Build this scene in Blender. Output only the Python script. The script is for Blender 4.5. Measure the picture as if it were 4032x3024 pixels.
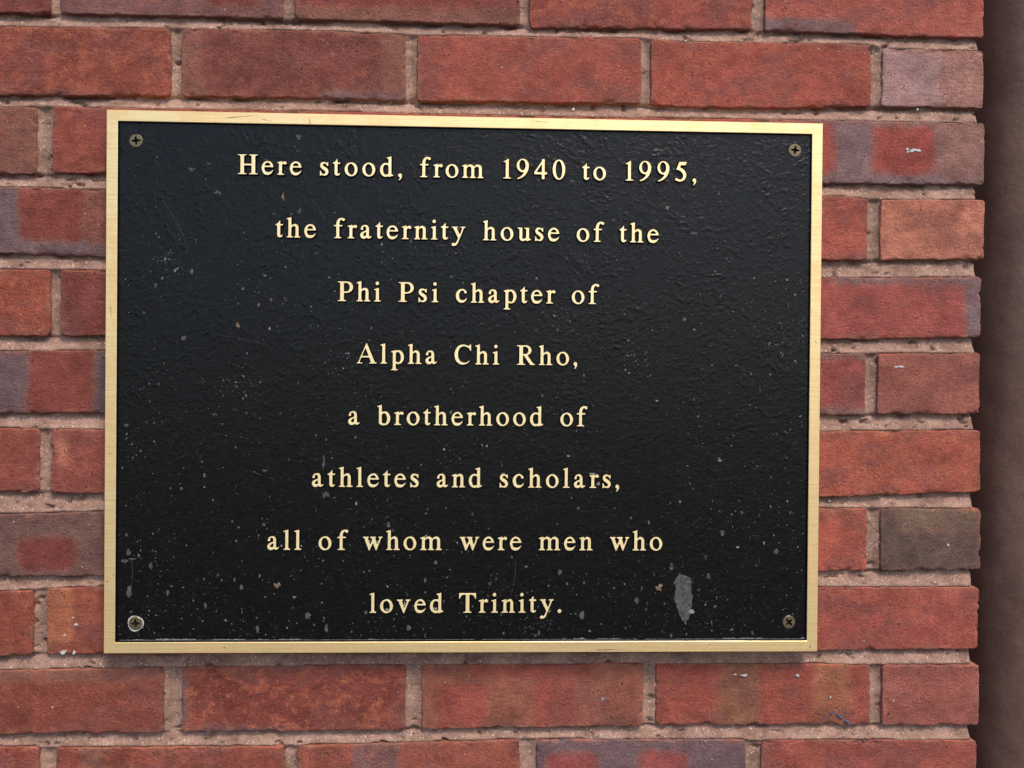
# A cast bronze memorial plaque screwed to a brick wall, close-up.
import bpy, bmesh, math, random
import numpy as np
from mathutils import Matrix, Vector

for o in list(bpy.data.objects):
    bpy.data.objects.remove(o, do_unlink=True)
scene = bpy.context.scene
COL = scene.collection

# ---------------------------------------------------------------- camera
cd = bpy.data.cameras.new("camera")
cd.lens = 28.0; cd.sensor_width = 36.0; cd.sensor_fit = 'HORIZONTAL'
cd.clip_start = 0.01; cd.clip_end = 200.0
cam = bpy.data.objects.new("camera", cd); COL.objects.link(cam)
cam.matrix_world = Matrix(((0.999426, -0.008352, -0.032818, 0.01533),
                           (-0.032767, 0.006204, -0.999444, -0.69459),
                           (0.008551, 0.999946, 0.005927, 0.0053),
                           (0, 0, 0, 1)))
scene.camera = cam

# ---------------------------------------------------------------- sky, sun, exposure
SUN_AZ = math.radians(28.0)      # to the right of the wall's outward normal (-y)
SUN_EL = math.radians(56.0)
world = bpy.data.worlds.new("World"); scene.world = world
world.use_nodes = True
wn = world.node_tree.nodes; wl = world.node_tree.links; wn.clear()
wo = wn.new("ShaderNodeOutputWorld"); wb = wn.new("ShaderNodeBackground")
sky = wn.new("ShaderNodeTexSky"); sky.sky_type = 'NISHITA'; sky.sun_disc = False
sky.sun_elevation = SUN_EL; sky.sun_rotation = math.pi - SUN_AZ
sky.air_density = 1.0; sky.dust_density = 2.2; sky.ozone_density = 0.6; sky.altitude = 50.0
wb.inputs[1].default_value = 0.088
wl.new(sky.outputs[0], wb.inputs[0]); wl.new(wb.outputs[0], wo.inputs[0])
sd = bpy.data.lights.new("sun", 'SUN'); sd.energy = 1.5; sd.angle = math.radians(17.0)
sd.color = (1.0, 0.90, 0.78)
sun = bpy.data.objects.new("sun", sd); COL.objects.link(sun)
to_sun = Vector((math.sin(SUN_AZ) * math.cos(SUN_EL), -math.cos(SUN_AZ) * math.cos(SUN_EL), math.sin(SUN_EL)))
sun.rotation_euler = (-to_sun).to_track_quat('-Z', 'Y').to_euler()
scene.view_settings.view_transform = 'Standard'
scene.view_settings.look = 'None'
scene.view_settings.exposure = 1.30
scene.view_settings.gamma = 1.0
scene.view_settings.use_curve_mapping = False

# ---------------------------------------------------------------- helpers
rng = np.random.default_rng(7)
random.seed(7)
_tab = {}
def vnoise(x, y, seed=0):
    """smooth value noise in -1..1 on arrays"""
    if seed not in _tab:
        _tab[seed] = np.random.default_rng(1000 + seed).random((256, 256)) * 2 - 1
    T = _tab[seed]
    xi = np.floor(x).astype(int); yi = np.floor(y).astype(int)
    fx = x - xi; fy = y - yi
    fx = fx * fx * fx * (fx * (fx * 6 - 15) + 10); fy = fy * fy * fy * (fy * (fy * 6 - 15) + 10)
    a = T[xi & 255, yi & 255]; b = T[(xi + 1) & 255, yi & 255]
    c = T[xi & 255, (yi + 1) & 255]; d = T[(xi + 1) & 255, (yi + 1) & 255]
    return (a + (b - a) * fx) * (1 - fy) + (c + (d - c) * fx) * fy
def fbm(x, y, octv=4, seed=0, gain=.5):
    s = 0; a = 1; t = 0
    for i in range(octv):
        s = s + a * vnoise(x * 2 ** i + 17.3 * i, y * 2 ** i + 9.1 * i, seed + i); t += a; a *= gain
    return s / t
def lin(c):
    return tuple(((v / 255) / 12.92 if v / 255 <= .04045 else ((v / 255 + .055) / 1.055) ** 2.4) for v in c)

def make_mesh(name, verts, faces, mats, parent=None, midx=None, smooth=True, loc=(0, 0, 0)):
    me = bpy.data.meshes.new(name)
    me.from_pydata([tuple(v) for v in verts], [], [tuple(f) for f in faces])
    for m in mats: me.materials.append(m)
    if midx is not None: me.polygons.foreach_set("material_index", np.asarray(midx, dtype=np.int32))
    me.polygons.foreach_set("use_smooth", np.full(len(me.polygons), smooth))
    me.update()
    return link(name, me, parent, loc)
def link(name, me, parent=None, loc=(0, 0, 0)):
    o = bpy.data.objects.new(name, me); COL.objects.link(o)
    o.location = loc
    if parent is not None: o.parent = parent
    return o
def grid_mesh(name, X, Y, Z, mats, parent=None, loc=(0, 0, 0), extra=None, flip=False):
    """mesh from 2D coordinate arrays; faces quads"""
    n, m = X.shape
    co = np.stack([X, Y, Z], -1).reshape(-1, 3)
    i = np.arange(n * m).reshape(n, m)
    q = np.stack([i[:-1, :-1], i[:-1, 1:], i[1:, 1:], i[1:, :-1]], -1).reshape(-1, 4)
    if flip: q = q[:, ::-1]
    me = bpy.data.meshes.new(name)
    me.vertices.add(len(co)); me.vertices.foreach_set("co", co.astype(np.float32).ravel())
    me.loops.add(q.size); me.loops.foreach_set("vertex_index", q.astype(np.int32).ravel())
    me.polygons.add(len(q))
    me.polygons.foreach_set("loop_start", np.arange(0, q.size, 4, dtype=np.int32))
    me.polygons.foreach_set("use_smooth", np.ones(len(q), bool))
    me.update(calc_edges=True)
    for mt in mats: me.materials.append(mt)
    return link(name, me, parent, loc)

# ---------------------------------------------------------------- materials
def new_mat(name):
    m = bpy.data.materials.new(name); m.use_nodes = True
    nt = m.node_tree; b = nt.nodes["Principled BSDF"]
    return m, nt, b
class N:
    def __init__(s, nt): s.nt = nt; s.geo = nt.nodes.new("ShaderNodeNewGeometry")
    def L(s, a, b): s.nt.links.new(a, b)
    def mapping(s, scale=(1, 1, 1), rot=(0, 0, 0), src=None):
        mp = s.nt.nodes.new("ShaderNodeMapping"); mp.inputs["Scale"].default_value = scale; mp.inputs["Rotation"].default_value = rot
        s.L(src or s.geo.outputs["Position"], mp.inputs["Vector"]); return mp.outputs[0]
    def noise(s, scale, detail=4, rough=.55, vec=None, dist=0.0, col=False):
        n = s.nt.nodes.new("ShaderNodeTexNoise"); n.inputs["Scale"].default_value = scale; n.inputs["Detail"].default_value = detail
        n.inputs["Roughness"].default_value = rough; n.inputs["Distortion"].default_value = dist
        s.L(vec or s.geo.outputs["Position"], n.inputs["Vector"]); return n.outputs[1 if col else 0]
    def voro(s, scale, feature='F1', vec=None, out=0, rnd=1.0):
        n = s.nt.nodes.new("ShaderNodeTexVoronoi"); n.feature = feature; n.inputs["Scale"].default_value = scale
        n.inputs["Randomness"].default_value = rnd
        s.L(vec or s.geo.outputs["Position"], n.inputs["Vector"]); return n.outputs[out]
    def ramp(s, f, a, b, c0=0.0, c1=1.0):
        n = s.nt.nodes.new("ShaderNodeMapRange"); n.interpolation_type = 'SMOOTHSTEP'
        n.inputs[1].default_value = a; n.inputs[2].default_value = b; n.inputs[3].default_value = c0; n.inputs[4].default_value = c1
        s.L(f, n.inputs[0]); return n.outputs[0]
    def math(s, op, a, b=None):
        n = s.nt.nodes.new("ShaderNodeMath"); n.operation = op
        if op == 'MULTIPLY_ADD': n.inputs[2].default_value = .18
        for i, v in enumerate((a, b)):
            if v is None: continue
            if isinstance(v, (int, float)): n.inputs[i].default_value = v
            else: s.L(v, n.inputs[i])
        return n.outputs[0]
    def mix(s, f, a, b, mode='MIX'):
        n = s.nt.nodes.new("ShaderNodeMix"); n.data_type = 'RGBA'; n.blend_type = mode
        for i, v in ((0, f), (6, a), (7, b)):
            if isinstance(v, (int, float)): n.inputs[i].default_value = v
            elif isinstance(v, tuple): n.inputs[i].default_value = v + (1,) if len(v) == 3 else v
            else: s.L(v, n.inputs[i])
        return n.outputs[2]
    def vadd(s, a, b, k=1.0):
        m = s.nt.nodes.new("ShaderNodeVectorMath"); m.operation = 'MULTIPLY_ADD'
        s.L(b, m.inputs[0]); m.inputs[1].default_value = (k, k, k); s.L(a, m.inputs[2]); return m.outputs[0]
    def bump(s, h, dist, strength=1.0, prev=None):
        n = s.nt.nodes.new("ShaderNodeBump"); n.inputs["Strength"].default_value = strength; n.inputs["Distance"].default_value = dist
        s.L(h, n.inputs["Height"])
        if prev is not None: s.L(prev, n.inputs["Normal"])
        return n.outputs[0]

def mat_brick():
    m, nt, b = new_mat("fired clay brick"); n = N(nt)
    at = nt.nodes.new("ShaderNodeAttribute"); at.attribute_name = "tint"
    c = at.outputs["Color"]; mot = at.outputs["Alpha"]
    f = n.noise(230, 5, .72)
    # small worn orange flecks and darker burnt ones
    c = n.mix(n.math('MULTIPLY', n.ramp(f, .55, .68), n.math('MULTIPLY_ADD', mot, .5)), c, (.40, .145, .068))
    c = n.mix(n.ramp(f, .43, .29, 0, .3), c, (.11, .048, .042))
    mm_ = n.noise(85, 6, .74)
    c = n.mix(1.0, c, n.mix(n.ramp(mm_, .3, .7), (.78, .75, .75), (1.20, 1.21, 1.20)), 'MULTIPLY')
    # sandy grain
    g = n.noise(1300, 2, .8)
    c = n.mix(1.0, c, n.mix(n.ramp(g, .25, .75), (.72, .70, .70), (1.28, 1.29, 1.29)), 'MULTIPLY')
    # pores, and pale grit in the clay
    pn = n.noise(420, 5, .72)
    c = n.mix(n.ramp(pn, .40, .31, 0, .7), c, (.055, .026, .024))
    c = n.mix(n.ramp(pn, .62, .72, 0, .35), c, (.46, .27, .20))
    # drag marks
    dm = n.noise(1.0, 4, .75, n.mapping((170, 170, 380), (0, .12, 0)))
    c = n.mix(n.ramp(dm, .66, .74, 0, .6), c, (.04, .02, .018))
    # hair cracks in the burnt skin
    ck = n.math('ABSOLUTE', n.math('SUBTRACT', n.noise(48, 4, .62), .5))
    c = n.mix(n.math('MULTIPLY', n.ramp(ck, .004, .014, .8, 0), n.ramp(mm_, .52, .60)), c, (.035, .018, .016))
    # pale salt specks
    vt = n.nt.nodes.new("ShaderNodeTexVoronoi"); vt.inputs["Scale"].default_value = 170; n.L(n.geo.outputs["Position"], vt.inputs["Vector"])
    vc = n.nt.nodes.new("ShaderNodeSeparateColor"); n.L(vt.outputs["Color"], vc.inputs[0])
    c = n.mix(n.math('MULTIPLY', n.ramp(vt.outputs["Distance"], .05, .10, 1, 0), n.ramp(vc.outputs[0], .95, .955)), c, (.60, .48, .40))
    n.L(c, b.inputs["Base Color"])
    b.inputs["Roughness"].default_value = .9; b.inputs["Specular IOR Level"].default_value = .2
    h = n.math('ADD', pn, n.math('MULTIPLY', dm, -.45))
    n.L(n.bump(h, .0019, .9), b.inputs["Normal"])
    return m
def mat_mortar():
    m, nt, b = new_mat("sandy lime mortar"); n = N(nt)
    f = n.noise(40, 6, .66)
    c = n.mix(n.ramp(f, .3, .7), (.20, .114, .085), (.385, .236, .182))
    vt = n.nt.nodes.new("ShaderNodeTexVoronoi"); vt.inputs["Scale"].default_value = 1150; n.L(n.geo.outputs["Position"], vt.inputs["Vector"])
    sc = n.nt.nodes.new("ShaderNodeSeparateColor"); n.L(vt.outputs["Color"], sc.inputs[0])
    c = n.mix(1.0, c, n.mix(sc.outputs[0], (.80, .80, .80), (1.17, 1.17, 1.17)), 'MULTIPLY')
    c = n.mix(n.ramp(sc.outputs[1], .93, .96, 0, .6), c, (.09, .06, .05))
    c = n.mix(n.ramp(sc.outputs[2], .975, .985, 0, .65), c, (.72, .64, .56))
    n.L(c, b.inputs["Base Color"])
    b.inputs["Roughness"].default_value = .9; b.inputs["Specular IOR Level"].default_value = .25
    n.L(n.bump(n.noise(700, 4, .75), .0012, .9), b.inputs["Normal"])
    return m
def mat_black():
    m, nt, b = new_mat("black leather-textured paint"); n = N(nt)
    f = n.noise(120, 7, .75)
    c = n.mix(n.ramp(f, .60, .76, 0, .3), (.0020, .0020, .0021), (.035, .035, .037))
    n.L(c, b.inputs["Base Color"])
    n.L(n.ramp(f, .3, .7, .22, .34), b.inputs["Roughness"])
    b.inputs["Specular IOR Level"].default_value = .27
    # hair-fine leather creases between the cast wrinkles
    cr = n.math('ABSOLUTE', n.math('SUBTRACT', n.noise(190, 3, .55, n.mapping((.75, 1, 1.25), (0, .5, 0))), .5))
    cr2 = n.math('ABSOLUTE', n.math('SUBTRACT', n.noise(150, 3, .55, n.mapping((.7, 1, 1.4), (0, -.6, 0))), .5))
    h = n.math('ADD', n.ramp(cr, 0, .05, 1, 0), n.ramp(cr2, 0, .05, 1, 0))
    n.L(n.bump(n.math('ADD', h, n.noise(600, 2, .6)), 0.00006, .8), b.inputs["Normal"])
    return m
def mat_brass(name, lo, hi, dull, metal):
    m, nt, b = new_mat(name); n = N(nt)
    br = n.noise(1.0, 4, .7, n.mapping((16, 16, 1100)))
    t = n.noise(30, 6, .68)
    c = n.mix(n.ramp(br, .28, .72), lo, hi)
    c = n.mix(n.ramp(t, .42, .68, 0, .6), c, dull)
    c = n.mix(n.ramp(n.noise(150, 6, .78), .62, .75, 0, .75), c, (.40, .27, .15))
    n.L(c, b.inputs["Base Color"]); b.inputs["Metallic"].default_value = metal
    n.L(n.ramp(t, .35, .7, .38, .54), b.inputs["Roughness"])
    n.L(n.bump(br, .00022, .6), b.inputs["Normal"])
    return m
def mat_plain(name, c, rough, metal=0.0, var=.25, scale=300, bump=.0002, spec=.4):
    m, nt, b = new_mat(name); n = N(nt)
    f = n.noise(scale, 5, .65)
    n.L(n.mix(n.ramp(f, .3, .7), tuple(v * (1 - var) for v in c), tuple(min(1, v * (1 + var)) for v in c)), b.inputs["Base Color"])
    b.inputs["Roughness"].default_value = rough; b.inputs["Metallic"].default_value = metal
    b.inputs["Specular IOR Level"].default_value = spec
    n.L(n.bump(f, bump, .7), b.inputs["Normal"])
    return m
def mat_pipe():
    m, nt, b = new_mat("brown weathered paint"); n = N(nt)
    c = n.mix(n.ramp(n.noise(22, 6, .65), .3, .7), (.110, .062, .048), (.165, .100, .078))
    c = n.mix(n.ramp(n.noise(240, 5, .7), .6, .75, 0, .5), c, (.07, .042, .036))
    c = n.mix(n.ramp(n.noise(420, 3, .7), .72, .78, 0, .5), c, (.30, .22, .18))
    n.L(c, b.inputs["Base Color"]); b.inputs["Roughness"].default_value = .62
    b.inputs["Specular IOR Level"].default_value = .35
    n.L(n.bump(n.noise(320, 6, .65), .0007, .6, n.bump(n.noise(25, 3), .003, .5)), b.inputs["Normal"])
    return m
M_BRICK = mat_brick(); M_MORTAR = mat_mortar(); M_BLACK = mat_black(); M_BRASS = mat_brass("brushed bronze border", (.86, .60, .28), (1.0, .79, .415), (.74, .49, .23), .74); M_LETTER = mat_brass("polished bronze letter faces", (.95, .72, .36), (1.0, .89, .53), (.90, .66, .33), .52); M_PIPE = mat_pipe()
M_CHIP = mat_plain("bare grey metal under chipped paint", (.058, .058, .058), .6, 0, .5, 260, .0002)
M_SPECK = mat_plain("pale nicks in the paint", (.125, .125, .125), .6, 0, .5, 60, .0002)
M_TAN = mat_plain("rusty tan chip", (.17, .11, .07), .7, 0, .35, 700, .0002)
M_SCUFF = mat_plain("dull scuffed paint", (.042, .043, .046), .6, 0, .7, 900, .0003)
M_WHITE = mat_plain("chalky white residue", (.46, .45, .45), .9, 0, .25, 900, .0004)
M_DUST_SHEEN = mat_plain("pale grey residue and edge sheen", (.20, .20, .21), .85, 0, .45, 700, .0003)
M_SCREW = mat_plain("tarnished screw head", (.17, .135, .08), .42, .7, .25, 400, .00015)
M_NICK = mat_plain("dark tarnish", (.26, .17, .10), .6, .4, .5, 500, .0002)
M_HOLE = mat_plain("shade-dark screw recess", (.006, .005, .004), .8, 0, .3, 500, .0002)  # near-black colour deepens the shade inside the cross
M_BLUE = mat_plain("blue crayon", (.07, .085, .16), .8, 0, .3, 900, .0002)
M_SAND = mat_plain("pale sand grain", (.75, .72, .70), .7, 0, .2, 900, .0002)

# ---------------------------------------------------------------- brick wall
# measured on the wall plane, millimetres: row, top line, bottom line, head joints, right end
ROWS = [
    (-2,[(-401.1,506.8),(-253.2,507.9),(-121.8,507.4),(42.3,507.2),(52.0,505.0),(187.7,507.3),(246.3,508.3),(257.8,506.9),(452.7,504.8)],[(-401.1,449.3),(-253.2,450.4),(-121.8,449.9),(42.3,449.7),(52.0,447.5),(187.7,449.8),(246.3,450.8),(257.8,449.4),(452.7,447.3)],[(-359.0,-350.8),(-162.3,-152.1),(42.1,50.9),(246.8,257.5)],454.3),
    (-1,[(-401.0,437.9),(-248.4,439.8),(-121.7,440.7),(-45.6,438.9),(149.4,440.5),(172.7,438.2),(351.4,439.7),(364.3,436.3),(451.1,436.6)],[(-400.8,379.6),(-254.7,381.8),(-121.3,382.9),(-47.9,382.0),(150.0,383.1),(173.2,381.5),(266.0,381.7),(364.9,385.3),(453.4,385.4)],[(-257.6,-248.2),(-56.5,-46.5),(148.9,157.4),(353.3,363.7)],455.1),
    (0,[(-401.1,371.2),(-253.2,372.3),(-121.8,371.8),(42.3,371.6),(52.0,369.4),(187.7,371.7),(246.3,372.7),(257.8,371.3),(452.7,369.2)],[(-401.1,313.7),(-253.2,314.8),(-121.8,314.3),(42.3,314.1),(52.0,311.9),(187.7,314.2),(246.3,315.2),(257.8,313.8),(452.7,311.7)],[(-359.0,-350.8),(-162.3,-152.1),(42.1,50.9),(246.8,257.5)],454.3),
    (1,[(-401.0,302.3),(-248.4,304.2),(-121.7,305.1),(-45.6,303.3),(149.4,304.9),(172.7,302.6),(351.4,304.1),(364.3,300.7),(451.1,301.0)],[(-400.8,244.0),(-254.7,246.2),(-121.3,247.3),(-47.9,246.4),(150.0,247.5),(173.2,245.9),(266.0,246.1),(364.9,249.7),(453.4,249.8)],[(-257.6,-248.2),(-56.5,-46.5),(148.9,157.4),(353.3,363.7)],455.1),
    (2,[(-400.7,233.8),(-355.8,235.1),(-121.2,235.7),(17.6,235.2),(188.1,235.7),(310.3,236.4),(452.8,236.3)],[(-400.5,176.3),(-312.6,179.3),(311.7,180.6),(457.2,182.2)],[(-370.3,-356.8),(-158.7,-150.0),(45.2,54.1),(252.3,262.2)],456.4),
    (3,[(-400.4,166.0),(-312.6,165.1),(311.8,170.0),(364.6,167.1),(454.4,168.2)],[(-400.2,109.2),(-312.2,107.2),(312.5,112.8),(455.1,115.6)],[(-265.8,-256.8),(-61.1,-52.3),(144.1,153.0),(351.5,363.2)],457.2),
    (4,[(-400.1,95.4),(-312.2,95.3),(311.8,96.9),(453.6,99.9)],[(-399.8,38.5),(-311.9,39.8),(312.4,42.9),(454.2,46.0)],[(-358.0,-349.5),(-157.7,-149.0),(46.4,55.3),(253.8,263.7)],454.7),
    (5,[(-399.8,25.4),(-311.8,27.1),(312.5,30.3),(454.4,32.0)],[(-399.5,-27.2),(-311.5,-26.6),(313.1,-23.7),(455.1,-21.9)],[(-265.0,-256.0),(-60.0,-51.2),(145.4,154.4),(351.5,362.3)],454.8),
    (6,[(-399.5,-40.3),(-311.4,-40.9),(313.3,-38.5),(455.3,-36.3)],[(-399.2,-94.5),(-311.1,-96.2),(313.9,-96.2),(455.9,-91.6)],[(-366.7,-356.6),(-156.8,-148.1),(47.6,56.5),(255.2,265.2)],456.0),
    (7,[(-399.1,-114.0),(-311.1,-111.3),(312.0,-106.9),(457.0,-106.4)],[(-398.9,-166.7),(-310.8,-166.7),(312.6,-162.3),(457.6,-160.5)],[(-264.2,-255.2),(-59.0,-50.1),(146.7,155.7),(354.3,366.4)],457.3),
    (8,[(-398.8,-180.6),(-358.4,-177.8),(-310.7,-175.8),(312.7,-176.6),(453.6,-176.6)],[(-398.5,-236.6),(-358.1,-233.5),(-310.4,-234.8),(313.4,-232.9),(456.4,-231.6)],[(-371.1,-359.4),(-160.6,-151.1),(44.8,54.5),(254.2,264.6)],456.1),
    (9,[(-398.5,-248.1),(-260.8,-245.8),(-39.7,-244.5),(155.9,-243.9),(455.7,-246.1)],[(-398.2,-302.6),(-244.8,-301.9),(-51.7,-301.4),(-18.3,-300.0),(156.4,-298.2),(457.2,-299.9)],[(-260.3,-245.3),(-52.3,-38.2),(155.8,167.3),(359.2,369.3)],457.8),
    (10,[(-398.2,-312.9),(-350.6,-314.8),(-156.3,-314.5),(47.7,-310.2),(261.5,-311.9),(453.6,-313.6)],[(-398.2,-368.9),(-350.6,-370.8),(-156.3,-370.5),(47.7,-366.2),(261.5,-367.9),(453.6,-369.6)],[(-365.0,-351.3),(-155.8,-145.8),(47.2,62.2),(247.4,261.9)],455.7),
    (11,[(-398.5,-382.6),(-260.8,-380.3),(-39.7,-379.0),(155.9,-378.4),(455.7,-380.6)],[(-398.2,-437.1),(-244.8,-436.4),(-51.7,-435.9),(-18.3,-434.5),(156.4,-432.7),(457.2,-434.4)],[(-260.3,-245.3),(-52.3,-38.2),(155.8,167.3),(359.2,369.3)],457.8),
    (12,[(-398.2,-447.4),(-350.6,-449.3),(-156.3,-449.0),(47.7,-444.7),(261.5,-446.4),(453.6,-448.1)],[(-398.2,-503.4),(-350.6,-505.3),(-156.3,-505.0),(47.7,-500.7),(261.5,-502.4),(453.6,-504.1)],[(-365.0,-351.3),(-155.8,-145.8),(47.2,62.2),(247.4,261.9)],455.7),
]
RED=(150,76,64); DRED=(128,64,57); BRN=(128,84,70); GRY=(114,95,93); DGRY=(97,81,83)
SPEC = {   # (row, brick): base colour (some left-hand bricks darkened for the weaker light there), worn-orange amount, zones (u0,u1,v0,v1,colour), label
 (0,0):((118,60,53),.2,[]), (0,1):((120,84,78),.2,[(.33,.5,.25,1.2,DRED),(.66,.9,.2,1.2,DRED)]), (0,2):(DRED,.2,[(-.1,1.1,-.1,.2,BRN)]),
 (0,3):(RED,.9,[]), (0,4):((160,84,70),.35,[(-.1,.4,-.1,.2,GRY)]),
 (1,0):((130,66,53),.8,[]), (1,1):((118,66,58),.25,[(.9,1.1,-.1,1.1,BRN),(.6,1.1,-.1,.12,GRY),(-.1,.08,-.1,1.1,BRN)]),
 (1,2):((152,78,64),.5,[]), (1,3):((156,78,64),.6,[]), (1,4):((166,130,122),0,[(.6,1.1,-.1,1.1,(164,118,104))],"pale mauve-grey corner brick"),
 (2,0):((116,60,53),.3,[(.85,1.1,-.1,1.1,BRN),(-.1,1.1,.85,1.1,BRN)]), (2,1):((136,69,58),.6,[]), (2,2):(RED,.5,[]), (2,3):(RED,.6,[]),
 (2,4):((124,100,98),0,[(-.1,.305,.15,.95,RED),(.48,.765,.17,.93,(150,72,62)),(.785,1.1,.15,1.1,(142,104,92))],"blue-grey corner brick with dark red patches"),
 (3,0):((104,86,86),.0,[(.39,.675,.22,1.1,(126,64,54)),(.675,.9,.2,1.1,(130,80,66))],"grey-edged brick with a red middle"),
 (3,3):((160,82,68),.4,[]), (3,4):((184,116,92),.6,[],"pale orange corner brick"),
 (4,0):((140,71,54),.9,[]), (4,1):((118,60,54),.2,[]), (4,4):((153,78,70),.2,[(.93,1.1,-.1,1.1,(112,100,102)),(.3,1.1,.9,1.1,GRY)]),
 (5,0):((100,82,82),.0,[(.43,.71,-.1,1.1,(126,64,54))],"grey-edged brick with a red middle"),
 (5,3):((148,76,70),.2,[(-.1,1.1,-.1,.1,GRY),(-.1,1.1,.93,1.1,GRY)]), (5,4):((148,88,74),.15,[]),
 (6,0):((136,72,60),.4,[]), (6,1):((136,73,62),.3,[(.02,.07,.4,.95,(180,110,88))]), (6,4):((162,84,66),1.0,[]),
 (7,0):((110,83,74),.0,[(.39,.63,.1,.6,(116,58,52))],"brown-grey brick with a dark red patch"), (7,3):((164,84,68),.4,[]),
 (7,4):((88,75,67),0,[(.15,.95,.65,1.1,(112,93,76))],"dark olive-grey corner brick"),
 (8,0):((134,68,53),.6,[]), (8,1):((136,73,56),.5,[(-.1,.11,.2,1.1,(172,104,70))]), (8,4):((158,80,68),.5,[]),
 (9,0):((126,65,51),.4,[(-.1,1.1,.82,1.1,BRN)]), (9,1):((122,61,51),1.0,[(-.1,.03,-.1,1.1,DGRY),(-.1,.5,-.1,.06,DGRY)]),
 (9,2):((138,84,66),.2,[(.07,.3,-.1,.7,(146,74,62)),(.5,.7,-.1,.8,(146,74,62)),(.2,.75,.8,1.1,(140,72,60))]),
 (9,3):((150,76,62),.3,[(.29,.47,-.1,1.1,(134,90,64)),(.735,.9,-.1,1.1,(150,94,68))]), (9,4):((152,88,76),.2,[]),
 (10,0):((140,70,58),.4,[]), (10,1):((136,70,56),.7,[(.12,.22,-.1,1.1,(120,80,68))]), (10,2):((142,78,64),.7,[(.25,.45,-.1,1.1,(122,88,82))]),
 (10,3):((106,87,88),0,[(.04,.29,-.1,.8,(140,72,68)),(.5,.72,-.1,.8,(140,72,66))],"purple-grey brick with red patches"), (10,4):((152,78,66),.35,[]),
}
K_BRICK = (0.89, 0.93, 1.01)
wall = bpy.data.objects.new("brick_wall", None); COL.objects.link(wall)
wall["label"] = "red brick wall with recessed pinkish mortar joints behind the plaque"
wall["category"] = "wall"

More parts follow.
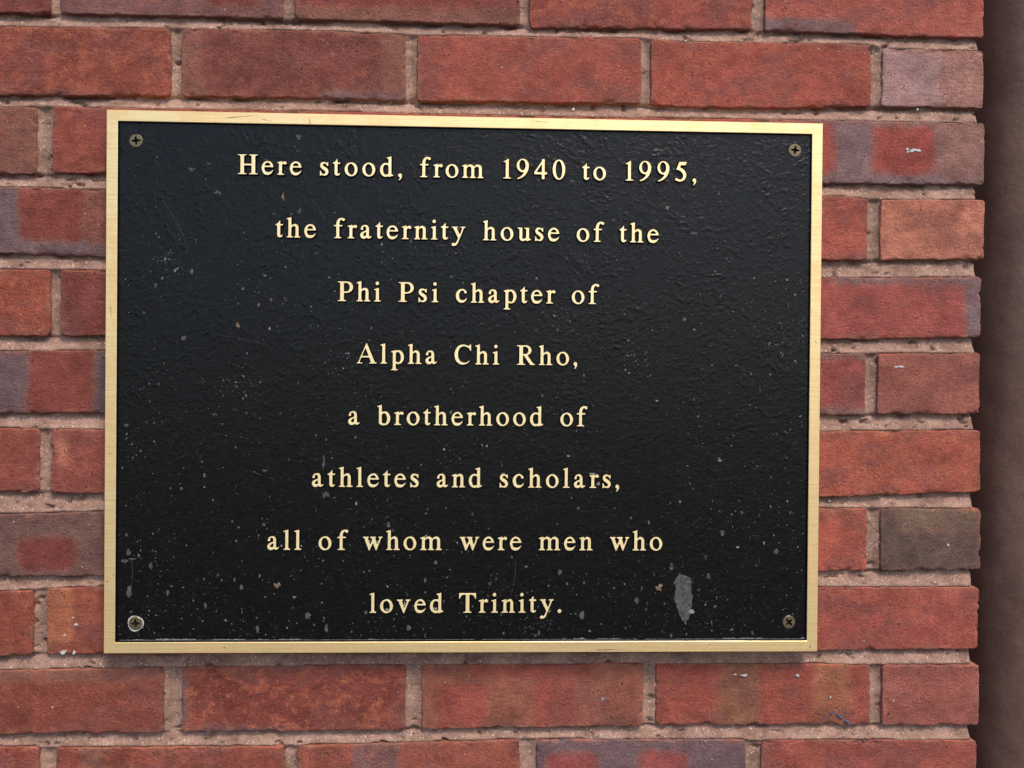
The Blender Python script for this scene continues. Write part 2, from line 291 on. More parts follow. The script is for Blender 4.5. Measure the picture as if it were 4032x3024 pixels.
def interp(pts, x):
    p = np.array(pts); return np.interp(x, p[:, 0], p[:, 1])
def axis(L, step):
    e = np.array([0, .35, .8, 1.4, 2.2, 3.2, 4.6])
    n = max(2, int(round((L - 9.2) / step)))
    return np.concatenate([e, np.linspace(4.6, L - 4.6, n + 1)[1:-1], L - e[::-1]])
BRICKS = []
def build_brick(row, idx, x0, x1, top, bot, corner, fine):
    w = x1 - x0; xs_m = np.linspace(x0, x1, 9)
    zt = interp(top, xs_m); zb = interp(bot, xs_m); h = float((zt - zb).mean()); zc = float(((zt + zb) / 2).mean()); xc = (x0 + x1) / 2
    U, V = np.meshgrid(axis(w, 2.0 if fine else 9.0), axis(h, 2.0 if fine else 9.0))     # mm from left, from bottom
    s = (row * 13 + idx * 7) % 50; ox, oy = row * 31.7 + 200, idx * 47.3 + 200
    dx = np.minimum(U, w - U); dz = np.minimum(V, h - V)
    # local mm
    X = U.copy(); Z = V / h * (np.interp(U + x0, xs_m, zt) - np.interp(U + x0, xs_m, zb)) + np.interp(U + x0, xs_m, zb)
    # rounded corners
    r = 2.6 + 1.6 * rng.random()
    a = np.clip((r - dx) / r, 0, 1); b_ = np.clip((r - dz) / r, 0, 1); c = (a > 0) & (b_ > 0)
    na = a * np.sqrt(1 - b_ * b_ / 2); nb = b_ * np.sqrt(1 - a * a / 2)
    X = np.where(c, X + np.where(U < w / 2, 1, -1) * (a - na) * r, X)
    Z = np.where(c, Z + np.where(V < h / 2, 1, -1) * (b_ - nb) * r, Z)
    # ragged outline
    k = 1.0
    eT = fbm(U / 14 + ox, V * 0 + oy, 5, s, .62) * .9 * k; eB = fbm(U / 10 + ox + 70, V * 0 + oy, 5, s, .8) * 1.6 * k
    eL = fbm(V / 12 + ox, V * 0 + oy + 33, 5, s, .62) * 1.1 * k; eR = fbm(V / 12 + ox + 40, V * 0 + oy + 33, 5, s, .62) * (1.3 if corner else 1.1) * k
    fall = lambda d: np.exp(-d / 3.0)
    Z = Z + eT * fall(h - V) + eB * fall(V); X = X + eL * fall(U) + eR * fall(w - U)
    # relief of the face (y grows into the wall)
    de = np.minimum(dx, dz)
    Y = fbm(U / 24 + ox, V / 24 + oy, 3, s + 3) * .55 + fbm(U / 4.5 + ox, V / 3.5 + oy, 4, s + 7, .6) * .28
    re = .95 + .5 * fbm(U / 9 + ox, V / 9 + oy, 2, s + 2)
    q = np.clip(1 - de / re, 0, 1); Y = Y + re * (1 - np.sqrt(np.clip(1 - q * q, 0, 1))) * .9
    ch = np.clip(fbm(U / 7 + ox + 9, V / 5 + oy, 4, s + 11, .6) - .20, 0, 1)
    Y = Y + ch * 7.0 * np.exp(-de / 2.2)
    # broken arrises along the lower edge
    cb = np.clip(fbm(U / 16 + ox + 19, V * 0 + oy, 4, s + 15, .6) - .05, 0, 1)
    Y = Y + cb * 4.0 * np.exp(-V / 1.6)
    tilt = rng.normal(0, .35, 3)
    Y = Y + tilt[0] + tilt[1] * (U / w - .5) + tilt[2] * (V / h - .5)
    # outer ring pushed back into the wall
    n, m = U.shape
    co = np.stack([X + x0 - xc, Y, Z - zc], -1).reshape(-1, 3)
    i = np.arange(n * m).reshape(n, m)
    quads = np.stack([i[:-1, :-1], i[:-1, 1:], i[1:, 1:], i[1:, :-1]], -1).reshape(-1, 4)
    ring = np.concatenate([i[0, :], i[1:, -1], i[-1, -2::-1], i[-2:0:-1, 0]])
    back = co[ring].copy(); back[:, 1] = 98.0
    base = len(co); co = np.vstack([co, back])
    nr = len(ring); j = np.arange(nr); jn = (j + 1) % nr
    side = np.stack([ring[j], base + j, base + jn, ring[jn]], -1)
    faces = np.vstack([quads, side])
    me = bpy.data.meshes.new("brick")
    me.vertices.add(len(co)); me.vertices.foreach_set("co", (co / 1000).astype(np.float32).ravel())
    nl = faces.size + nr
    me.loops.add(nl)
    me.loops.foreach_set("vertex_index", np.concatenate([faces.ravel(), base + j[::-1]]).astype(np.int32))
    me.polygons.add(len(faces) + 1)
    me.polygons.foreach_set("loop_start", np.concatenate([np.arange(0, faces.size + 1, 4)]).astype(np.int32))
    me.polygons.foreach_set("use_smooth", np.ones(len(faces) + 1, bool))
    me.update(calc_edges=True); me.validate()
    me.materials.append(M_BRICK)
    # clay colour: fired zones from how the bricks were stacked in the kiln
    sp = SPEC.get((row, idx))
    if sp is None:
        t = rng.random(); g = rng.normal(0, 7)
        base_c = tuple(np.clip(np.array(RED) * (1 - t) + np.array(DRED) * t + g, 30, 220)); sp = (base_c, float(rng.random() * .8), [])
        if rng.random() < .25: sp = ((115, 92, 90), .1, [(.1 + .1 * rng.random(), .4, .15, 1.1, DRED), (.6, .85, .15, 1.1, DRED)])
    colr = np.ones((n, m, 1)) * np.array(lin(sp[0]))
    def blend(mask, cc):
        return colr * (1 - mask[..., None]) + np.array(lin(cc)) * mask[..., None]
    wu = U + fbm(U / 15 + ox, V / 15 + oy, 5, s + 21, .66) * 4.5; wv = V + fbm(U / 15 + oy, V / 15 + ox, 5, s + 25, .66) * 4.5
    for (u0, u1, v0, v1, cc) in sp[2]:
        # soft-cornered patch with a brownish fringe
        rr = 7.0
        qx = np.abs(wu - (u0 + u1) / 2 * w) - (u1 - u0) / 2 * w + rr; qz = np.abs(wv - (v0 + v1) / 2 * h) - (v1 - v0) / 2 * h + rr
        sdf = np.hypot(np.maximum(qx, 0), np.maximum(qz, 0)) + np.minimum(np.maximum(qx, qz), 0) - rr
        colr = blend(.55 * np.exp(-((sdf - .8) / 2.0) ** 2), (140, 92, 74))
        colr = blend(1 / (1 + np.exp(sdf / 1.0)), cc)
    # dust dulls and evens the faces
    colr = blend(np.full(U.shape, .09), (150, 84, 73))
    # uneven firing: lighter and darker clouds, mauve-brown shifts, worn orange patches
    colr = colr * (1 + .38 * fbm(U / 26 + ox, V / 18 + oy, 4, s + 41, .6))[..., None]
    red = np.clip(sp[0][0] - sp[0][1] - 20, 0, 50) / 50
    colr = blend(np.clip(fbm(U / 34 + ox + 5, V / 20 + oy, 4, s + 45, .6) * 1.6, 0, .55) * red, (122, 76, 70))
    colr = blend(np.clip((fbm(U / 9 + ox + 3, V / 6.5 + oy, 5, s + 49, .7) - .08) * 2.6, 0, .6) * sp[1], (170, 96, 70))
    colr = blend(np.clip(np.exp(-de / 2.6) * (.35 + fbm(U / 12 + ox, V / 12 + oy, 3, s + 53) * 1.3), 0, .6), (138, 96, 80))
    # worn orange upper arris
    ar = np.exp(-(h - V) / 1.6) * np.clip(.35 + fbm(U / 20 + ox, V * 0 + oy, 3, s + 31) * 1.3, 0, 1)
    colr = blend(.6 * ar, (188, 110, 76))
    rgba = np.concatenate([colr * np.array(K_BRICK), np.full((n, m, 1), sp[1])], -1).reshape(-1, 4)
    rgba = np.vstack([rgba, rgba[ring]])
    at = me.attributes.new("tint", 'FLOAT_COLOR', 'POINT'); at.data.foreach_set("color", rgba.astype(np.float32).ravel())
    o = link("brick", me, wall, (xc / 1000, 0, zc / 1000))
    if len(sp) > 3: o["label"] = sp[3]
    BRICKS.append((o, x0, x1, zc - h / 2, zc + h / 2))
    return o
XMIN = -640.0
spans_by_row = {}
for (row, top, bot, joints, end) in ROWS:
    sp = []
    left = joints[0][0] - 194.5
    sp.append((0, left, joints[0][0]))
    for k in range(len(joints)):
        r_ = joints[k + 1][0] if k + 1 < len(joints) else end
        sp.append((k + 1, joints[k][1], r_))
    L = left - 10; k = -1
    while L > XMIN + 60:
        sp.append((k, max(L - 195, XMIN), L)); L -= 205; k -= 1
    spans_by_row[row] = sorted(sp, key=lambda q: q[1])
    for (idx, a, b) in sp:
        vis = 0 <= row <= 10 and idx >= 0
        hid = 3 <= row <= 7 and a > -300 and b < 300
        build_brick(row, idx, a, b, top, bot, idx == len(joints), vis and not hid)

# mortar bed: one continuous tooled surface, deepest under the brick above
gx = np.arange(XMIN, 448.6, 1.7); gz = np.arange(-505.0, 507.0, 1.15)
GX, GZ = np.meshgrid(gx, gz)
D = np.full(GX.shape, 4.0)
rows_sorted = sorted(ROWS, key=lambda q: -q[1][0][1])
for k, (row, top, bot, joints, end) in enumerate(rows_sorted):
    zt = interp(top, gx)[None, :]; zb = interp(bot, gx)[None, :]
    if k + 1 < len(rows_sorted):
        zn = interp(rows_sorted[k + 1][1], gx)[None, :]
        inb = (GZ < zb) & (GZ >= zn)
        v = (GZ - zn) / (zb - zn + 1e-6)
        v = np.clip(v, 0, 1); D = np.where(inb, 0.2 + 4.3 * v ** .9 + .7 * np.sin(v * math.pi) + 5.0 * np.clip((v - .76) / .24, 0, 1) * np.clip(.45 + fbm(GX / 18, GZ / 40, 4, 44) * 1.6, 0, 1), D)
    inr = (GZ <= zt) & (GZ >= zb)
    sp = spans_by_row[row]
    for (p, q) in zip(sp[:-1], sp[1:]):
        g0, g1 = p[2], q[1]
        t = (GX - g0) / max(g1 - g0, .1)
        D = np.where(inr & (t > -.15) & (t < 1.15), 2.0 + 2.0 * np.sin(np.clip(t, 0, 1) * math.pi), D)
for _ in range(1):
    Dp = np.pad(D, 1, mode='edge')
    D = (Dp[:-2, 1:-1] + Dp[2:, 1:-1] + Dp[1:-1, :-2] + Dp[1:-1, 2:] + 2 * D) / 6
D = D + fbm(GX / 16, GZ / 9, 4, 40) * .9 + fbm(GX / 2.6, GZ / 2.6, 3, 50, .6) * .55
holes = np.clip(fbm(GX / 9 + 50, GZ / 6 + 20, 4, 60, .6) - .38, 0, 1) * 14
D = D + holes
# rounded end at the corner, then the return face
ends = []
for q, (dx_, dy_) in enumerate(((1.2, .3), (2.2, 1.0), (2.9, 2.2), (3.1, 4.0), (3.2, 96.0))):
    ends.append((GX[:, -1] + dx_ + fbm(GZ[:, -1] / 8, GZ[:, -1] * 0 + 3, 3, 70) * .9, D[:, -1] + dy_))
GXe = np.concatenate([GX] + [e[0][:, None] for e in ends], 1)
De = np.concatenate([D] + [e[1][:, None] for e in ends], 1)
GZe = np.concatenate([GZ] + [GZ[:, -1:]] * len(ends), 1)
mortar = grid_mesh("mortar", GXe / 1000, De / 1000, GZe / 1000, [M_MORTAR], wall)

# irregular flat blob used for chips, specks and flakes
def blob_ring(cx, cz, w, h, seed, n=14, rot=0.0, rag=.28):
    r0 = random.Random(seed); ph = [r0.random() * 6.28 for _ in range(4)]
    P = []
    for i in range(n):
        a = 2 * math.pi * i / n
        rr = 1 + rag * (math.sin(2 * a + ph[0]) * .35 + math.sin(3 * a + ph[1]) * .45 + math.sin(5 * a + ph[2]) * .4) + rag * .5 * (r0.random() - .5)
        x = math.cos(a) * w / 2 * rr; z = math.sin(a) * h / 2 * rr
        P.append((cx + x * math.cos(rot) - z * math.sin(rot), cz + x * math.sin(rot) + z * math.cos(rot)))
    return P
def slab_from_ring(P, y_base, th, inset=.82):
    cx = sum(p[0] for p in P) / len(P); cz = sum(p[1] for p in P) / len(P); n = len(P)
    V = [(p[0] / 1000, y_base / 1000, p[1] / 1000) for p in P] + [((cx + (p[0] - cx) * inset) / 1000, (y_base - th) / 1000, (cz + (p[1] - cz) * inset) / 1000) for p in P]
    F = [tuple(range(n, 2 * n))] + [(i, (i + 1) % n, n + (i + 1) % n, n + i) for i in range(n)]
    return V, F
FLECKS = [(392.8, 211.0, 12.6, 3.5, 'w'), (387.0, 210.9, 3.9, 4.7, 'w'), (381.7, 19.4, 9.4, 2.0, 'w'), (-334.4, -208.5, 3.5, 2.0, 'w'), (-345.2, -232.4, 5.1, 3.5, 'w'), (-336.2, -232.8, 2.4, 2.4, 'w'), (-354.0, -279.3, 1.6, 1.6, 'w'), (293.2, -254.6, 2.8, 2.8, 'w'), (245.6, -254.4, 4.7, 2.4, 'w'), (237.4, -253.6, 2.0, 1.2, 'w'), (323.0, -274.0, 1.6, 1.6, 'w'), (120.2, -274.3, 5.1, 2.8, 'c'), (427.5, -138.7, 2.0, 3.1, 'w'), (331.3, 136.0, 2.0, 2.4, 'w'), (321.0, -100.3, 1.6, 1.6, 'w'), (379.7, -277.2, 1.2, 1.6, 'w'), (-234.6, 288.3, 4.3, 1.6, 't'), (26.9, 276.4, 1.6, 1.2, 'w'), (187.4, 302.5, 1.6, 1.2, 'w'), (-387.4, -120.3, 1.2, 1.2, 'w'), (331.9, -291.4, 6.3, 2.0, 'b'), (324.4, -288.0, 2.8, 2.8, 'b'), (338.6, -296.3, 6.3, 1.6, 'b'), (353.4, -312.9, 1.6, 2.0, 'b'), (89.8, 242.3, 2.4, 2.0, 'm'), (396.6, 248.3, 2.0, 2.0, 'm'), (-337.2, -202.5, 2.4, 1.2, 'w'), (-344.1, -217.6, 2.0, 1.6, 'w')]
FM = {'w': M_WHITE, 'c': M_DUST_SHEEN, 't': M_TAN, 'b': M_BLUE, 'm': M_SAND}
for k, (x, z, w, h, t) in enumerate(FLECKS):
    own = None
    for (o, a, b, c, d) in BRICKS:
        if a <= x <= b and c <= z <= d: own = o; break
    rot = -.55 if t == 'b' and w > 4 else 0.0
    depth = -.4 if own else 2.2
    V, F = slab_from_ring(blob_ring(x, z, w, h, 100 + k, 16, rot, .55), depth + 1.2, 1.5 if t != 'b' else 1.3)
    if own:
        V = [(v[0] - own.location.x, v[1], v[2] - own.location.z) for v in V]
    make_mesh("crayon_mark" if t == 'b' else ("sand_grain" if t == 'm' else "paint_fleck"), V, F, [FM[t]], own or mortar, smooth=False)

# ---------------------------------------------------------------- unseen ground below the frame, added to bounce light up
gnd = make_mesh("ground", [(-60, -120, -1.35), (60, -120, -1.35), (60, .3, -1.35), (-60, .3, -1.35)], [(0, 1, 2, 3)],
                [mat_plain("grey bounce paving", (.09, .085, .078), .9, 0, .3, 6, .004)], smooth=False)
gnd["kind"] = "structure"; gnd["label"] = "unseen grey ground below the wall, added to bounce light up"

# ---------------------------------------------------------------- brown pipe beyond the corner
def pipe():
    cx, cy, R = 549.0, 74.0, 64.0
    zs = np.arange(-520, 521, 13.0); th = np.linspace(0, 2 * math.pi, 97)
    T, ZZ = np.meshgrid(th, zs)
    rr = R + fbm(T * 2.2 + 30, ZZ / 60, 3, 80) * .8
    o = grid_mesh("brown_pipe", (cx + rr * np.cos(T)) / 1000, (cy + rr * np.sin(T)) / 1000, ZZ / 1000, [M_PIPE])
    o["label"] = "dark brown round pipe standing beyond the brick wall's right-hand corner"
    o["category"] = "pipe"
    return o
pipe()
rw = make_mesh("light_block_slab", [(.452, .165, -.52), (1.1, .165, -.52), (1.1, .165, .52), (.452, .165, .52), (.452, .2, -.52), (1.1, .2, -.52), (1.1, .2, .52), (.452, .2, .52)],
               [(0, 1, 2, 3), (5, 4, 7, 6), (0, 3, 7, 4), (1, 5, 6, 2), (3, 2, 6, 7), (0, 4, 5, 1)], [M_PIPE], smooth=False)  # unseen slab, added to stop sky light leaking in behind the pipe
rw["kind"] = "structure"; rw["label"] = "unseen dark brown slab behind the pipe, added to block sky light"

# ---------------------------------------------------------------- the plaque
PW, PH = 609.6, 457.6            # 24 x 18 inches
YF = -14.0                       # front of the border
YP = -11.6                       # painted field
plaque = bpy.data.objects.new("plaque", None); COL.objects.link(plaque)
plaque["label"] = "black cast plaque with raised gold lettering and a gold border, screwed to the bricks"
plaque["category"] = "plaque"

def rect_ring(hw, hh, y, rc=0.0):
    return [(-hw, y, -hh), (hw, y, -hh), (hw, y, hh), (-hw, y, hh)]
def mm3(L): return [(a / 1000, b / 1000, c / 1000) for a, b, c in L]
bw = 9.4
hw, hh = PW / 2, PH / 2
# border: outer back, outer front edge, bevel, inner bevel, inner front, foot of the inner slope
rings = [rect_ring(hw - .2, hh - .2, -4.2), rect_ring(hw, hh, YF + .55), rect_ring(hw - .45, hh - .45, YF),
         rect_ring(hw - bw + .35, hh - bw + .35, YF), rect_ring(hw - bw, hh - bw, YF + .3), rect_ring(hw - bw - 1.0, hh - bw - 1.0, YP + .25)]
V = [v for r_ in rings for v in r_]; F = []; MI = []
for k in range(len(rings) - 1):
    for i in range(4):
        j = (i + 1) % 4
        F.append((k * 4 + i, k * 4 + j, k * 4 + 4 + j, k * 4 + 4 + i)); MI.append(1 if k == 4 else 0)
make_mesh("border", mm3(V), F, [M_BRASS, M_BLACK], plaque, MI, smooth=False)
# painted field: a subdivided slab with a faintly uneven cast face
px = np.linspace(-hw + bw - .6, hw - bw + .6, 700); pz = np.linspace(-hh + bw - .6, hh - bw + .6, 520)
PXg, PZg = np.meshgrid(px, pz)
PY = YP + fbm(PXg / 60, PZg / 60, 3, 90) * .10
# leather grain: short wandering creases in several directions, thick in places
wx = PXg + fbm(PXg / 17, PZg / 17, 3, 91) * 9; wz = PZg + fbm(PXg / 17 + 40, PZg / 17, 3, 93) * 9
for q, (ang, la, lb, amp, pw, ps) in enumerate(((14, 15, 3.8, .034, 12, 30), (-28, 13, 3.8, .034, 12, 26), (56, 16, 4.6, .036, 13, 34), (-64, 15, 4.6, .034, 13, 28), (34, 10, 3.2, .026, 10, 22), (-8, 4.2, 2.3, .012, 4, 40))):
    ca, sa = math.cos(math.radians(ang)), math.sin(math.radians(ang))
    a_ = (wx * ca + wz * sa) / la + 300; b_ = (-wx * sa + wz * ca) / lb + 300
    rid = (1 - np.abs(fbm(a_, b_, 2, 100 + q * 4, .45)) * 1.3).clip(0, 1) ** pw
    gate = np.clip(.55 + fbm(PXg / ps + 11 * q, PZg / ps, 2, 130 + q * 3) * 1.4, 0, 1)
    PY = PY - rid * gate * amp * 4.6 * np.clip(1.2 + PZg / 200, .5, 2.3)
PY = PY + fbm(PXg / 2.4, PZg / 2.4, 2, 150) * .03
for (sx, sz) in ((-281.0, 203.7), (281.2, 205.8), (-279.1, -203.9), (280.3, -203.6)):
    PY = np.where(np.hypot(PXg - sx, PZg - sz) < 5.0, YP + 2.2, PY)      # drilled screw holes
field = grid_mesh("plate", PXg / 1000, PY / 1000, PZg / 1000, [M_BLACK], plaque)
bk = make_mesh("back_plate", mm3(rect_ring(hw - 1.2, hh - 1.2, -4.0) + rect_ring(hw - 1.2, hh - 1.2, YP + 2.6)),
               [(3, 2, 1, 0), (4, 5, 6, 7), (0, 1, 5, 4), (1, 2, 6, 5), (2, 3, 7, 6), (3, 0, 4, 7)], [M_BRASS], plaque, smooth=False)
# scratches and nicks on the metal border
for k, (x, z, w, h, r_) in enumerate(((-196, 224.6, 26, .7, .10), (-172, 222.5, 9, .5, -.2), (-135.5, 222.0, .8, 5.5, .25), (298.5, -224.5, 1.6, 2.2, 0), (-204, -224.0, 2.2, 1.2, .3), (-302.0, -168, 1.2, 1.8, 0),
                                        (120, -226.6, 26, .9, 0), (300.5, 40, 1.0, 3.0, .3), (-300.2, 60, .7, 9, .1), (60, 225.4, 12, .5, -.05), (210, -222.6, 5, .6, .1), (-300.6, -60, 4.5, .5, .1), (301, -120, 5, .4, -.1))):
    V, F = slab_from_ring(blob_ring(x, z, w, h, 900 + k, 12, r_, .5), YF + .02, .06)
    make_mesh("nick", V, F, [M_NICK], plaque, smooth=False)
# hidden wall spacers that carry it off the bricks
for (x, z) in ((-281, 204), (281, 205), (-280, -204), (280, -204)):
    n = 20; R = 7.0
    V = [(x + R * math.cos(2 * math.pi * i / n), y, z + R * math.sin(2 * math.pi * i / n)) for y in (4.0, -4.05) for i in range(n)]
    F = [tuple(range(n))[::-1], tuple(range(n, 2 * n))] + [(i, (i + 1) % n, n + (i + 1) % n, n + i) for i in range(n)]
    make_mesh("spacer", mm3(V), F, [M_BRASS], plaque)

